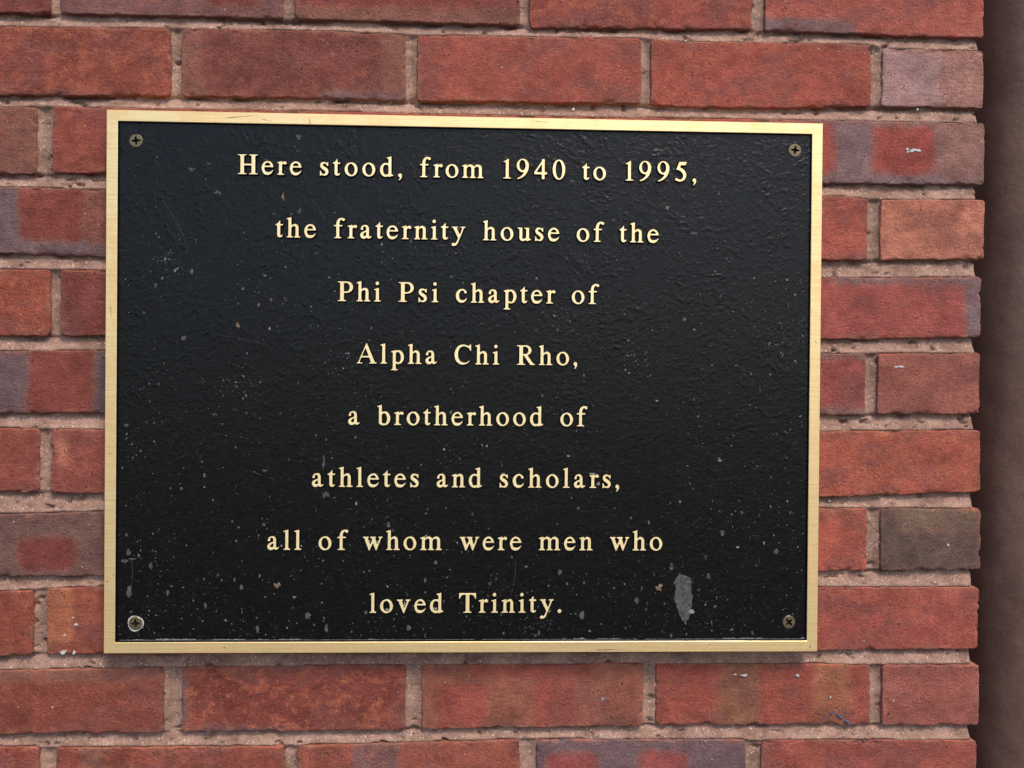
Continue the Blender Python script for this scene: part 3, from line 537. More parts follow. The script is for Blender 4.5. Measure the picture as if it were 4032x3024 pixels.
# ---------------------------------------------------------------- letters
GLYPHS = {
    'H': '11 1 3 5 1 11 0 23 3 31 13 35 51 36 65 41 81 57 89 83 90 567 86 593 76 611 65 621 55 625 15 626 6 629 0 641 3 657 11 661 23 662 277 662 294 659 298 653 299 645 298 635 295 630 287 627 253 626 241 623 223 609 215 590 212 565 213 363 219 356 229 354 429 354 447 356 451 361 453 369 452 585 445 607 429 621 417 625 387 626 377 630 372 643 375 657 383 661 397 662 647 662 663 658 667 645 666 635 663 630 653 626 617 625 603 620 587 605 579 577 578 105 580 77 590 53 601 43 613 38 653 36 662 33 667 21 664 5 657 1 645 0 395 0 378 3 373 9 372 17 373 27 377 32 385 35 415 36 427 40 443 53 451 71 454 101 454 271 451 285 445 291 435 292 235 292 218 289 212 277 213 77 222 55 239 40 251 36 287 35 295 32 299 19 296 5 289 1 279 0',
    'P': '10 1 3 5 0 11 0 23 3 31 12 35 48 37 60 42 76 57 83 81 83 577 81 597 70 616 58 622 18 625 6 628 0 639 2 656 8 661 20 662 314 662 344 658 372 651 400 639 426 625 457 601 478 576 497 545 508 515 513 487 512 445 504 411 488 379 471 355 452 335 420 311 390 296 354 284 292 275 224 273 216 270 212 263 211 95 215 71 222 54 238 40 250 36 276 35 284 32 289 21 286 6 280 1 268 0|222 331 214 337 212 349 213 597 218 604 230 606 294 606 320 600 340 590 360 573 377 551 389 527 396 501 399 469 396 437 389 409 378 387 362 365 348 352 328 339 296 330',
    'R': '10 1 3 5 0 11 0 23 3 31 12 35 48 37 60 42 76 57 83 81 83 577 81 597 70 616 58 622 18 625 6 628 0 639 2 656 8 661 20 662 314 662 342 658 368 651 394 641 416 629 438 613 457 595 482 561 491 539 497 517 499 495 498 471 486 429 464 393 443 371 426 357 406 345 374 329 370 323 371 317 541 75 572 47 614 32 619 21 616 6 608 1 594 0 468 0 452 5 242 306 234 314 224 317 215 313 212 301 213 79 220 57 236 41 248 37 276 35 284 32 289 21 286 6 280 1 268 0|222 371 214 376 212 387 213 601 218 608 232 610 294 610 320 603 340 592 356 577 371 557 380 535 386 509 387 483 384 459 376 435 367 417 353 399 338 387 320 377 292 370',
    'A': '11 1 5 4 1 9 0 19 2 29 11 35 39 37 48 45 313 667 323 678 333 679 341 678 347 672 353 659 602 65 611 52 629 39 661 35 667 32 671 21 669 7 663 1 653 0 423 1 417 6 414 13 414 23 418 31 425 35 447 37 457 40 468 51 470 61 427 178 417 196 401 200 181 200 167 198 158 189 111 77 107 59 111 45 121 37 187 36 197 34 203 23 203 13 200 5 195 1 185 0|201 257 195 259 192 263 194 277 285 493 291 503 297 505 302 501 308 489 387 281 391 263 385 257 375 256',
    'C': '261 -11 223 -5 189 6 153 24 124 43 96 67 72 95 55 120 36 157 22 191 10 231 3 271 0 303 0 357 5 395 15 439 30 483 55 533 76 563 93 582 115 603 142 623 169 639 197 651 227 660 257 665 297 668 329 665 379 654 437 629 469 626 485 632 519 668 531 672 547 671 553 666 555 659 558 603 560 469 558 459 553 452 535 451 523 457 501 517 481 543 453 551 413 578 387 591 355 601 327 606 295 606 277 602 247 590 221 574 199 556 180 533 160 501 147 473 134 433 126 387 126 293 130 257 140 213 154 179 179 139 204 109 237 84 267 70 307 61 341 60 379 67 421 83 455 103 497 137 509 137 515 129 515 121 511 113 480 75 447 45 411 22 375 5 337 -6 299 -12',
    'T': '159 1 152 5 149 11 149 23 152 31 161 35 191 38 203 43 216 57 223 81 223 595 219 602 211 605 159 606 141 603 105 589 93 579 62 541 38 477 28 471 11 471 3 476 0 487 0 641 2 655 9 661 23 662 547 662 565 660 570 655 572 645 572 493 570 479 563 471 545 471 535 476 510 541 479 579 467 589 433 601 411 606 363 605 355 602 351 595 351 83 358 59 371 44 383 38 411 35 420 31 424 21 422 7 415 1 405 0',
    'o': '192 -9 150 0 111 19 74 47 47 77 24 115 8 157 0 205 0 245 8 289 24 333 46 370 76 403 111 429 152 448 194 457 242 457 284 447 324 428 355 405 388 369 409 333 426 287 433 249 433 195 424 155 406 109 382 71 350 39 314 14 276 -2 240 -9|218 45 198 51 176 64 160 79 142 105 128 131 117 161 110 193 106 227 106 261 110 293 118 325 129 349 145 373 160 388 180 399 200 404 222 402 244 393 264 378 283 357 298 332 313 299 323 261 327 231 327 183 324 155 314 121 301 93 285 71 266 55 244 46',
    'e': '170 -9 132 -2 96 12 74 26 54 49 24 111 10 149 0 203 0 245 9 295 24 337 46 376 72 406 104 432 138 449 172 457 216 457 248 450 278 437 306 417 335 389 357 357 373 323 384 285 388 255 382 248 370 246 318 248 120 248 106 246 100 242 97 235 93 207 96 177 105 149 127 115 140 103 172 92 212 88 260 94 298 107 334 129 372 166 381 165 385 155 371 117 355 87 333 57 302 27 270 7 238 -5 212 -10|116 303 108 309 108 319 116 341 128 359 142 373 157 383 174 390 192 394 224 390 240 384 252 375 274 349 281 333 285 317 282 307 272 302',
    'c': '183 -9 145 -1 107 16 71 43 44 75 23 116 10 159 2 205 0 259 6 297 20 335 48 377 78 409 111 433 147 450 185 460 217 462 247 458 277 446 296 433 331 403 353 389 363 378 369 365 371 351 370 337 362 321 349 308 333 301 315 301 299 308 285 322 277 339 274 373 261 389 247 400 229 405 209 404 189 394 165 375 147 355 133 331 120 301 114 275 114 253 123 179 129 151 137 129 153 107 173 94 203 87 243 86 273 92 299 103 333 127 367 160 373 161 378 159 381 149 371 117 357 89 334 55 313 34 281 13 247 -2 215 -9',
    'a': '107 -7 81 -1 59 9 41 23 25 41 11 67 3 93 0 117 3 141 11 163 23 183 39 201 63 221 97 240 185 271 194 277 197 289 198 335 193 371 185 385 165 396 135 400 115 395 107 386 102 371 103 361 109 337 106 317 99 305 91 297 69 287 47 288 28 299 17 317 17 341 26 363 52 409 66 427 81 439 103 449 131 456 173 458 203 455 233 445 255 429 269 411 296 361 298 121 303 87 311 79 321 77 381 91 389 87 392 77 383 61 351 28 329 12 311 4 289 0 267 4 247 13 225 29 217 32 210 29 184 7 165 -2 141 -8|125 91 113 97 108 109 108 137 116 159 131 178 155 198 181 215 193 216 197 209 198 199 198 121 195 107 187 99 169 93 151 90',
    'd': '181 -11 137 -1 95 21 65 47 34 89 14 135 2 189 0 241 10 301 25 341 50 383 75 411 111 437 141 451 173 458 225 458 243 455 269 446 279 449 282 465 280 585 271 594 223 606 217 615 217 629 221 635 229 639 295 655 363 677 375 678 381 673 384 659 384 117 390 97 400 79 409 73 445 65 450 57 451 43 446 35 437 29 307 -12 297 -12 289 -9 279 8 273 10 227 -6 199 -11|169 71 157 79 140 103 126 133 116 165 108 221 108 261 112 291 118 317 128 343 141 365 156 383 173 391 231 395 244 389 261 376 275 357 281 343 281 105 278 97 272 91 241 75',
    'b': '209 -11 163 -6 109 14 77 33 68 43 62 55 60 79 59 579 57 588 51 593 7 606 2 611 0 619 2 631 11 638 49 649 67 658 93 662 147 679 157 676 161 665 162 461 164 445 169 442 175 442 227 457 271 457 315 446 351 425 389 389 416 347 435 299 445 245 444 199 433 141 414 97 385 55 351 23 311 1 273 -9|205 53 193 57 178 69 166 83 162 95 162 339 169 353 207 385 223 390 255 389 269 383 287 363 303 337 317 303 326 271 331 235 331 193 329 167 323 139 313 109 299 83 283 64 273 57 265 54',
    'p': '11 -217 5 -214 1 -209 0 -199 2 -189 9 -183 31 -179 48 -167 56 -155 61 -131 62 353 60 367 55 374 13 385 5 390 0 401 2 413 15 422 149 461 159 458 167 447 173 444 213 455 237 458 273 456 309 445 344 425 373 399 403 357 423 311 435 257 436 201 429 157 414 113 393 75 369 44 341 21 311 4 283 -6 257 -10 219 -9 175 4 169 3 166 -1 164 -15 164 -123 168 -151 176 -165 193 -178 203 -181 227 -183 233 -186 238 -199 236 -209 233 -214 217 -218|217 55 201 60 177 75 168 83 164 91 164 347 170 363 199 385 217 391 241 392 257 388 273 374 291 350 305 321 316 289 323 255 326 229 325 185 320 147 312 121 301 95 285 71 273 59 263 55',
    'n': '11 1 5 4 1 11 0 21 3 30 10 35 31 38 45 47 55 60 61 81 62 355 60 367 55 374 13 385 5 390 0 401 4 415 13 421 49 430 67 438 89 442 151 461 157 459 162 453 165 419 167 413 171 411 179 415 201 434 219 446 239 454 261 458 283 456 311 448 335 436 357 421 370 407 382 389 388 371 393 347 396 305 396 95 398 75 404 57 415 46 427 38 445 35 452 31 455 19 452 5 447 1 437 0 269 0 255 1 248 7 246 17 248 29 280 53 287 65 291 83 292 333 290 349 283 361 261 378 245 383 227 377 202 361 171 329 164 313 165 81 170 63 177 51 189 41 211 30 213 19 211 7 205 1 195 0',
    'h': '11 1 5 4 1 9 0 19 2 29 9 35 33 39 46 49 56 63 61 85 62 573 60 585 55 592 6 607 1 615 1 627 5 634 11 638 50 649 69 658 95 662 143 678 155 678 161 673 164 663 164 433 166 415 169 412 175 412 205 437 229 450 249 456 271 458 299 452 333 439 362 421 379 403 393 377 399 345 402 309 403 77 411 57 421 46 433 38 453 35 460 31 463 23 463 11 457 2 443 0 267 0 257 1 250 7 248 19 251 30 273 41 285 51 292 63 297 81 298 333 296 349 287 361 263 378 245 383 225 376 201 360 171 329 164 311 165 81 170 63 177 51 191 40 209 35 215 30 218 19 215 7 209 1 199 0',
    'm': '11 1 5 4 1 11 0 21 3 30 10 35 31 38 45 47 55 60 61 81 62 351 61 365 55 374 13 385 4 391 1 397 0 407 3 414 8 419 50 431 69 439 89 442 151 461 157 459 162 453 165 418 167 413 173 411 203 436 223 448 247 455 275 458 311 452 351 437 375 423 402 395 409 392 417 397 450 431 469 444 495 454 527 458 565 452 607 436 633 419 655 395 666 367 671 325 673 81 678 61 687 49 699 40 719 35 725 29 727 13 721 2 707 0 533 0 523 1 516 7 514 19 517 30 523 35 541 40 554 51 562 63 567 81 568 337 564 351 553 362 521 379 501 383 481 378 455 360 424 329 418 311 419 79 424 61 433 49 447 39 465 35 471 30 473 19 471 7 465 1 453 0 283 0 267 4 262 15 264 29 269 34 289 41 301 51 308 63 313 83 314 337 310 351 299 362 267 379 247 383 227 378 201 360 170 329 164 311 165 79 170 61 179 49 193 39 213 35 218 31 221 21 219 7 213 1 203 0',
    'r': '11 1 5 4 1 11 0 21 3 30 10 35 31 38 45 47 55 60 61 81 62 355 60 367 55 374 13 385 5 390 0 401 3 414 13 421 49 430 67 438 91 442 151 461 159 459 163 455 167 425 173 419 209 443 235 453 261 451 297 439 315 421 323 399 320 377 307 357 287 344 263 341 243 346 219 365 209 366 199 360 187 346 170 323 166 311 166 97 167 77 174 57 189 43 201 37 225 35 234 31 237 19 235 6 229 1 219 0',
    'i': '11 1 5 4 1 11 0 21 3 30 11 35 35 38 47 46 58 59 65 81 66 353 64 367 59 374 17 385 9 390 4 399 5 411 15 420 53 430 71 438 97 443 149 460 161 460 167 455 170 443 171 81 177 59 187 47 201 38 223 35 230 31 233 21 232 9 227 2 215 0|101 547 77 556 60 573 51 595 51 621 60 643 77 660 99 669 125 669 147 660 163 643 173 621 173 595 163 573 148 557 127 547',
    'l': '11 1 5 4 1 11 0 21 3 30 11 35 35 38 49 47 59 61 65 85 66 571 64 585 59 592 15 603 7 608 3 615 3 627 7 634 13 638 54 649 73 658 99 662 147 677 161 678 167 673 170 659 170 83 176 63 183 51 201 38 231 32 235 25 235 11 230 3 219 0',
    'f': '15 1 8 5 5 11 4 23 8 31 17 35 43 37 55 43 69 57 77 81 78 375 75 387 69 393 15 394 5 398 0 411 2 439 13 445 63 446 75 452 78 461 78 497 82 523 98 577 110 601 124 623 139 639 159 654 197 674 231 682 259 682 291 678 339 666 357 651 366 631 365 609 353 589 343 581 329 575 315 572 301 574 288 579 277 587 255 615 247 617 237 615 219 599 203 573 192 543 185 507 182 463 183 455 188 449 201 446 277 445 285 442 289 433 289 407 283 396 271 394 195 393 186 389 182 379 183 79 191 57 205 43 217 37 245 35 253 32 258 21 255 7 249 1 239 0',
    't': '141 -1 115 6 89 21 72 39 61 61 56 91 55 381 53 388 47 393 13 395 5 398 1 405 0 423 1 435 6 443 31 451 79 481 133 555 139 560 147 563 155 560 159 551 160 463 164 451 175 446 239 445 248 439 250 427 249 405 243 396 233 394 173 393 165 390 161 383 161 93 167 82 179 76 195 78 235 94 245 91 248 81 243 67 229 41 207 17 175 2',
    'u': '159 -9 133 -1 105 17 83 41 71 65 66 85 64 121 63 373 57 385 43 397 5 412 0 423 2 439 9 445 25 446 149 446 159 444 163 439 166 423 166 101 169 90 175 81 185 76 199 74 227 80 270 101 283 115 289 135 289 373 283 385 269 397 231 412 226 423 228 439 235 445 245 446 371 446 385 444 390 437 392 427 393 109 399 87 407 76 415 73 443 68 451 63 455 53 453 39 448 33 437 28 313 -10 301 -9 294 -5 290 3 288 25 283 31 275 29 243 8 219 -3 193 -9',
    's': '11 -7 2 -1 0 13 2 153 3 161 8 167 21 169 31 165 36 155 50 115 68 87 85 69 107 58 121 55 135 55 161 66 180 85 187 109 182 131 167 154 113 191 59 233 39 253 23 277 9 309 6 341 12 373 25 403 39 423 53 436 71 447 93 453 127 456 167 451 195 442 231 424 237 427 251 449 261 452 271 450 276 445 278 437 280 365 279 323 273 312 259 311 249 315 238 331 221 347 203 379 193 387 179 392 149 393 124 385 109 371 103 349 106 337 114 327 171 294 219 261 243 239 265 209 282 171 289 131 285 95 272 63 257 41 240 25 219 12 193 2 159 -3 137 -2 111 4 73 22 63 18 33 -5',
    'y': '55 -205 29 -196 17 -186 9 -175 4 -163 2 -149 5 -135 10 -123 29 -104 53 -95 79 -96 115 -111 124 -109 133 -103 151 -81 170 -49 205 31 213 59 210 71 189 115 57 387 49 398 35 408 10 413 4 417 0 429 3 442 9 447 23 448 189 448 205 444 209 433 207 419 203 414 182 407 178 401 178 393 265 206 270 197 275 194 281 197 287 209 348 385 345 397 335 407 325 411 306 413 300 417 296 429 300 443 306 447 317 448 449 448 464 445 469 433 466 417 437 407 415 388 409 379 283 57 267 27 223 -87 200 -131 175 -164 147 -185 95 -202',
    'v': '230 -11 222 -7 214 5 56 385 48 397 34 407 8 413 3 417 0 425 0 435 6 446 20 448 190 448 201 447 208 443 211 433 209 419 204 414 182 405 179 399 179 391 250 191 255 181 260 176 266 179 272 191 337 387 336 397 328 407 318 411 300 413 293 417 290 429 292 442 298 447 306 448 438 448 452 447 459 441 461 427 458 417 430 407 411 389 404 380 260 3 250 -9',
    'w': '207 -11 198 -7 192 5 51 389 45 398 34 407 9 413 4 417 0 429 4 443 11 447 25 448 185 448 195 447 200 443 203 433 201 419 197 414 177 406 173 399 173 391 237 211 243 198 249 195 255 199 260 209 304 317 308 333 297 375 290 389 265 408 241 413 234 419 232 435 239 446 253 448 421 448 431 447 438 443 441 433 440 421 436 415 420 407 417 395 468 213 473 202 479 198 483 201 489 213 548 389 548 397 544 405 525 414 520 419 518 431 521 442 527 447 539 448 643 448 657 444 662 431 658 417 630 405 615 392 607 379 469 7 461 -7 453 -11 439 -11 431 -9 425 -2 349 203 345 212 339 216 333 212 328 203 236 -1 227 -10',
    '0': '201 -11 161 -1 123 21 91 51 57 99 29 159 11 221 2 279 0 351 8 425 23 485 42 535 69 583 101 622 139 652 179 669 219 674 241 671 263 665 303 644 337 613 372 565 401 503 419 441 427 383 430 311 422 237 406 173 384 119 356 73 325 36 285 7 245 -9 225 -12|217 43 199 50 178 69 165 89 147 127 132 171 121 221 115 265 110 323 110 391 114 441 122 491 134 535 149 571 167 599 185 614 205 620 225 616 245 600 263 577 281 541 295 499 307 447 315 397 320 341 320 271 315 221 307 171 295 125 281 91 261 61 241 46',
    '1': '10 1 3 5 0 11 0 27 3 35 12 39 56 40 66 43 72 52 81 87 81 537 80 549 74 555 66 556 30 549 10 548 2 553 1 565 4 572 13 579 90 622 166 670 180 674 187 669 189 655 190 87 198 53 202 45 212 40 254 40 264 38 271 29 271 11 264 2 252 0',
    '4': '265 1 257 5 254 15 254 141 252 151 249 156 233 160 10 161 3 165 0 173 0 227 2 237 9 249 248 601 253 615 254 661 257 671 271 676 339 676 350 671 354 657 354 249 359 242 367 239 423 238 435 234 439 223 439 175 436 165 429 161 369 160 361 158 356 153 354 139 353 17 350 5 337 0|97 239 91 241 88 245 93 259 235 479 243 488 249 490 253 483 254 467 254 261 251 245 247 240 237 238',
    '5': '140 -5 108 4 64 24 36 28 20 36 8 47 1 61 0 77 4 91 12 102 24 111 38 116 52 117 86 107 132 79 148 72 178 71 204 81 236 104 249 121 258 137 265 161 270 191 271 209 268 229 260 255 242 286 224 308 190 340 164 357 102 388 88 393 55 397 46 401 43 411 48 443 62 467 131 647 140 661 158 664 394 663 400 657 398 647 358 565 349 553 334 548 214 548 200 546 195 541 191 533 179 477 180 469 184 465 242 443 266 428 288 411 326 371 355 327 374 283 383 241 381 191 368 139 355 109 338 81 316 58 286 34 246 13 212 1 180 -5',
    '9': '37 -11 27 -7 20 3 19 15 24 25 35 32 97 60 129 80 155 100 181 127 208 161 231 199 238 217 237 221 231 224 199 224 175 227 151 233 124 243 103 255 81 271 58 293 44 311 18 357 8 389 2 417 0 441 1 471 6 503 15 533 29 565 55 603 85 632 119 654 157 669 197 676 235 674 273 664 298 653 320 639 339 624 361 601 390 555 410 499 414 471 411 391 402 339 386 285 363 231 329 174 287 121 255 91 199 49 145 20 95 0 53 -10|195 291 177 296 161 305 142 323 128 343 116 367 106 395 99 425 96 459 96 493 101 525 109 555 121 583 135 604 153 621 169 630 189 634 209 630 227 622 246 605 261 586 274 561 284 533 292 501 296 467 296 431 291 399 283 369 270 339 254 317 236 301 217 293',
    ',': '30 -125 24 -119 24 -109 48 -59 56 -35 57 -23 52 -15 26 -1 9 17 0 41 0 65 10 88 29 107 52 116 78 116 94 111 106 103 118 91 125 79 132 49 131 -7 120 -39 92 -78 48 -121 40 -126',
    '.': '58 -11 34 -3 13 15 2 39 0 65 8 89 26 110 50 121 76 123 100 115 121 97 132 75 134 49 126 23 109 3 86 -9'}
WORDS = [
    [(-195.7, 176.58, -142.1, 176.12, 'Here'), (-126.8, 175.99, -57.4, 176.18, 'stood,'), (-42.3, 176.43, 11.9, 176.64, 'from'), (28.6, 176.24, 81.8, 176.54, '1940'), (96.2, 176.67, 116.8, 176.73, 'to'), (133.5, 176.74, 194.8, 176.85, '1995,')],
    [(-163.7, 123.74, -129.6, 123.72, 'the'), (-114.6, 123.66, -3.0, 123.61, 'fraternity'), (11.6, 123.19, 77.2, 123.45, 'house'), (91.9, 123.54, 115.7, 123.6, 'of'), (128.7, 123.66, 162.8, 123.75, 'the')],
    [(-111.1, 70.38, -74.5, 70.3, 'Phi'), (-59.7, 70.24, -25.6, 70.28, 'Psi'), (-11.0, 70.14, 74.4, 70.34, 'chapter'), (88.2, 70.31, 111.9, 70.27, 'of')],
    [(-94.7, 17.42, -26.4, 17.5, 'Alpha'), (-11.7, 17.52, 26.7, 17.59, 'Chi'), (41.5, 17.57, 93.5, 17.72, 'Rho,')],
    [(-101.5, -34.72, -91.7, -34.73, 'a'), (-77.0, -34.75, 64.7, -34.56, 'brotherhood'), (79.3, -34.55, 102.8, -34.55, 'of')],
    [(-131.7, -87.84, -41.1, -87.62, 'athletes'), (-26.1, -87.6, 12.8, -87.48, 'and'), (27.7, -87.46, 130.6, -87.24, 'scholars,')],
    [(-168.9, -141.45, -140.2, -141.41, 'all'), (-125.7, -141.38, -100.5, -141.35, 'of'), (-88.3, -141.33, -21.1, -141.23, 'whom'), (-6.1, -141.2, 46.9, -141.12, 'were'), (61.7, -141.1, 108.2, -141.03, 'men'), (122.9, -141.01, 168.5, -140.94, 'who')],
    [(-82.4, -194.74, -19.4, -194.81, 'loved'), (-6.1, -194.82, 81.8, -194.92, 'Trinity.')]]
US = 0.02555        # mm per glyph unit
ROUND = set("oecadbpsC09,.")
def glyph_mesh(ch):
    loops = []
    for s in GLYPHS[ch].split('|'):
        v = list(map(int, s.split()))
        L = np.array(v, float).reshape(-1, 2) * US
        # even resampling keeps the slopes clean
        loops.append(L)
    def area(P): x, y = P.T; return .5 * float((x * np.roll(y, -1) - y * np.roll(x, -1)).sum())
    # containment decides hole or not
    def inside(p, P):
        c = False
        for i in range(len(P)):
            x1, y1 = P[i]; x2, y2 = P[(i + 1) % len(P)]
            if (y1 > p[1]) != (y2 > p[1]) and p[0] < (x2 - x1) * (p[1] - y1) / (y2 - y1) + x1: c = not c
        return c
    V = []; F = []; MI = []
    tops = []
    for i, L in enumerate(loops):
        hole = any(inside(L[0], Q) for k, Q in enumerate(loops) if k != i)
        if (area(L) > 0) == hole: L = L[::-1]
        # outward normals (to the right of travel for ccw outer, hole reversed gives into hole)
        d1 = L - np.roll(L, 1, 0); d2 = np.roll(L, -1, 0) - L
        d1 /= np.linalg.norm(d1, axis=1)[:, None] + 1e-9; d2 /= np.linalg.norm(d2, axis=1)[:, None] + 1e-9
        nn = np.stack([d1[:, 1] + d2[:, 1], -(d1[:, 0] + d2[:, 0])], 1); ln = np.linalg.norm(nn, axis=1)[:, None]; nn = nn / np.maximum(ln, .3)
        lv = [(-.20, 0.0), (-.10, .10), (.04, .30), (.58, 1.6), (.95, 2.35)]     # outward offset, depth behind the front
        idx = []
        for (of, dp) in lv:
            P = L + nn * of; s0 = len(V)
            V += [(p[0], dp, p[1]) for p in P]; idx.append(list(range(s0, s0 + len(P))))
        n = len(L)
        for k in range(len(lv) - 1):
            for j in range(n):
                F.append((idx[k][j], idx[k][(j + 1) % n], idx[k + 1][(j + 1) % n], idx[k + 1][j])[::-1]); MI.append(0 if k < 1 else 1)
        tops.append(idx[0])
    bm = bmesh.new()
    bv = {}
    edges = []
    for t in tops:
        vs = [bm.verts.new(V[i]) for i in t]
        for i, v in zip(t, vs): bv[v] = i
        for a, b in zip(vs, vs[1:] + vs[:1]): edges.append(bm.edges.new((a, b)))
    bmesh.ops.triangle_fill(bm, edges=edges, use_beauty=True, normal=(0, -1, 0))
    for f in bm.faces:
        ids = [bv[v] for v in f.verts]
        a, b, c = (np.array(V[i]) for i in ids[:3])
        if np.cross(b - a, c - a)[1] > 0: ids = ids[::-1]
        F.append(tuple(ids)); MI.append(0)
    bm.free()
    me = bpy.data.meshes.new("letter")
    me.from_pydata(mm3(V), [], F)
    me.materials.append(M_LETTER); me.materials.append(M_BLACK)
    me.polygons.foreach_set("material_index", np.array(MI, dtype=np.int32)); me.update()
    width = max(float(L[:, 0].max()) for L in loops)
    return me, width
GM = {}
for line in WORDS:
    zb = sum(w[1] + w[3] for w in line) / (2 * len(line))
    for (xa, za, xb, zb_, txt) in line:
        for ch in txt:
            if ch not in GM: GM[ch] = glyph_mesh(ch)
        wid = [GM[c][1] for c in txt]
        bear = lambda c: 16 * US if c in ROUND else (4 * US)
        gaps = []
        for a, b in zip(txt[:-1], txt[1:]):
            g = bear(a) + bear(b)
            if a in "rf": g -= 22 * US
            if a == 'T': g -= 30 * US
            gaps.append(g)
        extra = ((xb - xa) - sum(wid) - sum(gaps)) / max(1, len(gaps)) if gaps else 0
        x = xa
        for k, c in enumerate(txt):
            o = link("letter", GM[c][0], plaque, (x / 1000, (YF + .15) / 1000, zb / 1000))
            x += wid[k] + (gaps[k] + extra if k < len(gaps) else 0)

# ---------------------------------------------------------------- screws
def screw(x, z, rot):
    R = 5.6; n = 40
    # countersunk head: flat disc with a real cross recess
    prof = [(R, .9), (R, -.15), (R - .35, -.45)]
    V = []; F = []; MI = []
    for (r_, y) in prof: V += [(r_ * math.cos(2 * math.pi * i / n), y, r_ * math.sin(2 * math.pi * i / n)) for i in range(n)]
    for k in range(2):
        for i in range(n): j = (i + 1) % n; F.append((k * n + i, k * n + j, k * n + n + j, k * n + n + i)); MI.append(0)
    # cross outline, 4 arms
    cr = []
    for q in range(4):
        a0 = rot + q * math.pi / 2
        for (lx, lz) in ((1.15, -1.15), (3.5, -.62), (3.75, 0.0), (3.5, .62)):
            cr.append((lx * math.cos(a0) - lz * math.sin(a0), lx * math.sin(a0) + lz * math.cos(a0)))
    m = len(cr); b0 = len(V); V += [(p[0], -.45, p[1]) for p in cr]
    b1 = len(V); V += [(p[0] * .7, 2.2, p[1] * .7) for p in cr]
    for i in range(m): j = (i + 1) % m; F.append((b0 + j, b0 + i, b1 + i, b1 + j)); MI.append(1)
    F.append(tuple(range(b1, b1 + m))); MI.append(1)
    bm = bmesh.new(); ed = []; mp = {}
    for ids in ([2 * n + i for i in range(n)], [b0 + i for i in range(m)]):
        vs = [bm.verts.new(V[i]) for i in ids]
        for i, v in zip(ids, vs): mp[v] = i
        for a, b in zip(vs, vs[1:] + vs[:1]): ed.append(bm.edges.new((a, b)))
    bmesh.ops.triangle_fill(bm, edges=ed, use_beauty=True, normal=(0, -1, 0))
    for f in bm.faces:
        ids = [mp[v] for v in f.verts]; a, b, c = (np.array(V[i]) for i in ids[:3])
        if np.cross(b - a, c - a)[1] > 0: ids = ids[::-1]
        F.append(tuple(ids)); MI.append(0)
    bm.free()
    o = make_mesh("screw", mm3(V), F, [M_SCREW, M_HOLE], plaque, MI, smooth=False, loc=(x / 1000, (YP - .25) / 1000, z / 1000))
    # countersink rim in the painted field
    rim = []; RF = []
    for (r_, y) in ((5.75, .35), (6.3, -.12), (7.2, .28)): rim += [(r_ * math.cos(2 * math.pi * i / n), y, r_ * math.sin(2 * math.pi * i / n)) for i in range(n)]
    for k in range(2):
        for i in range(n): j = (i + 1) % n; RF.append((k * n + j, k * n + i, k * n + n + i, k * n + n + j))
    make_mesh("countersink", mm3(rim), RF, [M_BLACK], o)
    return o
s1 = screw(-281.0, 203.7, .08); s2 = screw(281.2, 205.8, -.12); s3 = screw(-279.1, -203.9, .05); s4 = screw(280.3, -203.6, .72)
s3["label"] = "screw ringed with white residue"
n = 40; rv = []; rf = []
for i in range(n):
    a = 2 * math.pi * i / n
    r0 = 5.85; r1 = 6.5 + .35 * math.sin(3 * a + 1) + .3 * random.random()
    rv += [(r0 * math.cos(a), -.20, r0 * math.sin(a)), (r1 * math.cos(a), -.22, r1 * math.sin(a))]
for i in range(n): j = (i + 1) % n; rf.append((2 * i, 2 * j, 2 * j + 1, 2 * i + 1)[::-1])
make_mesh("residue_ring", mm3(rv), rf, [M_WHITE], s3)

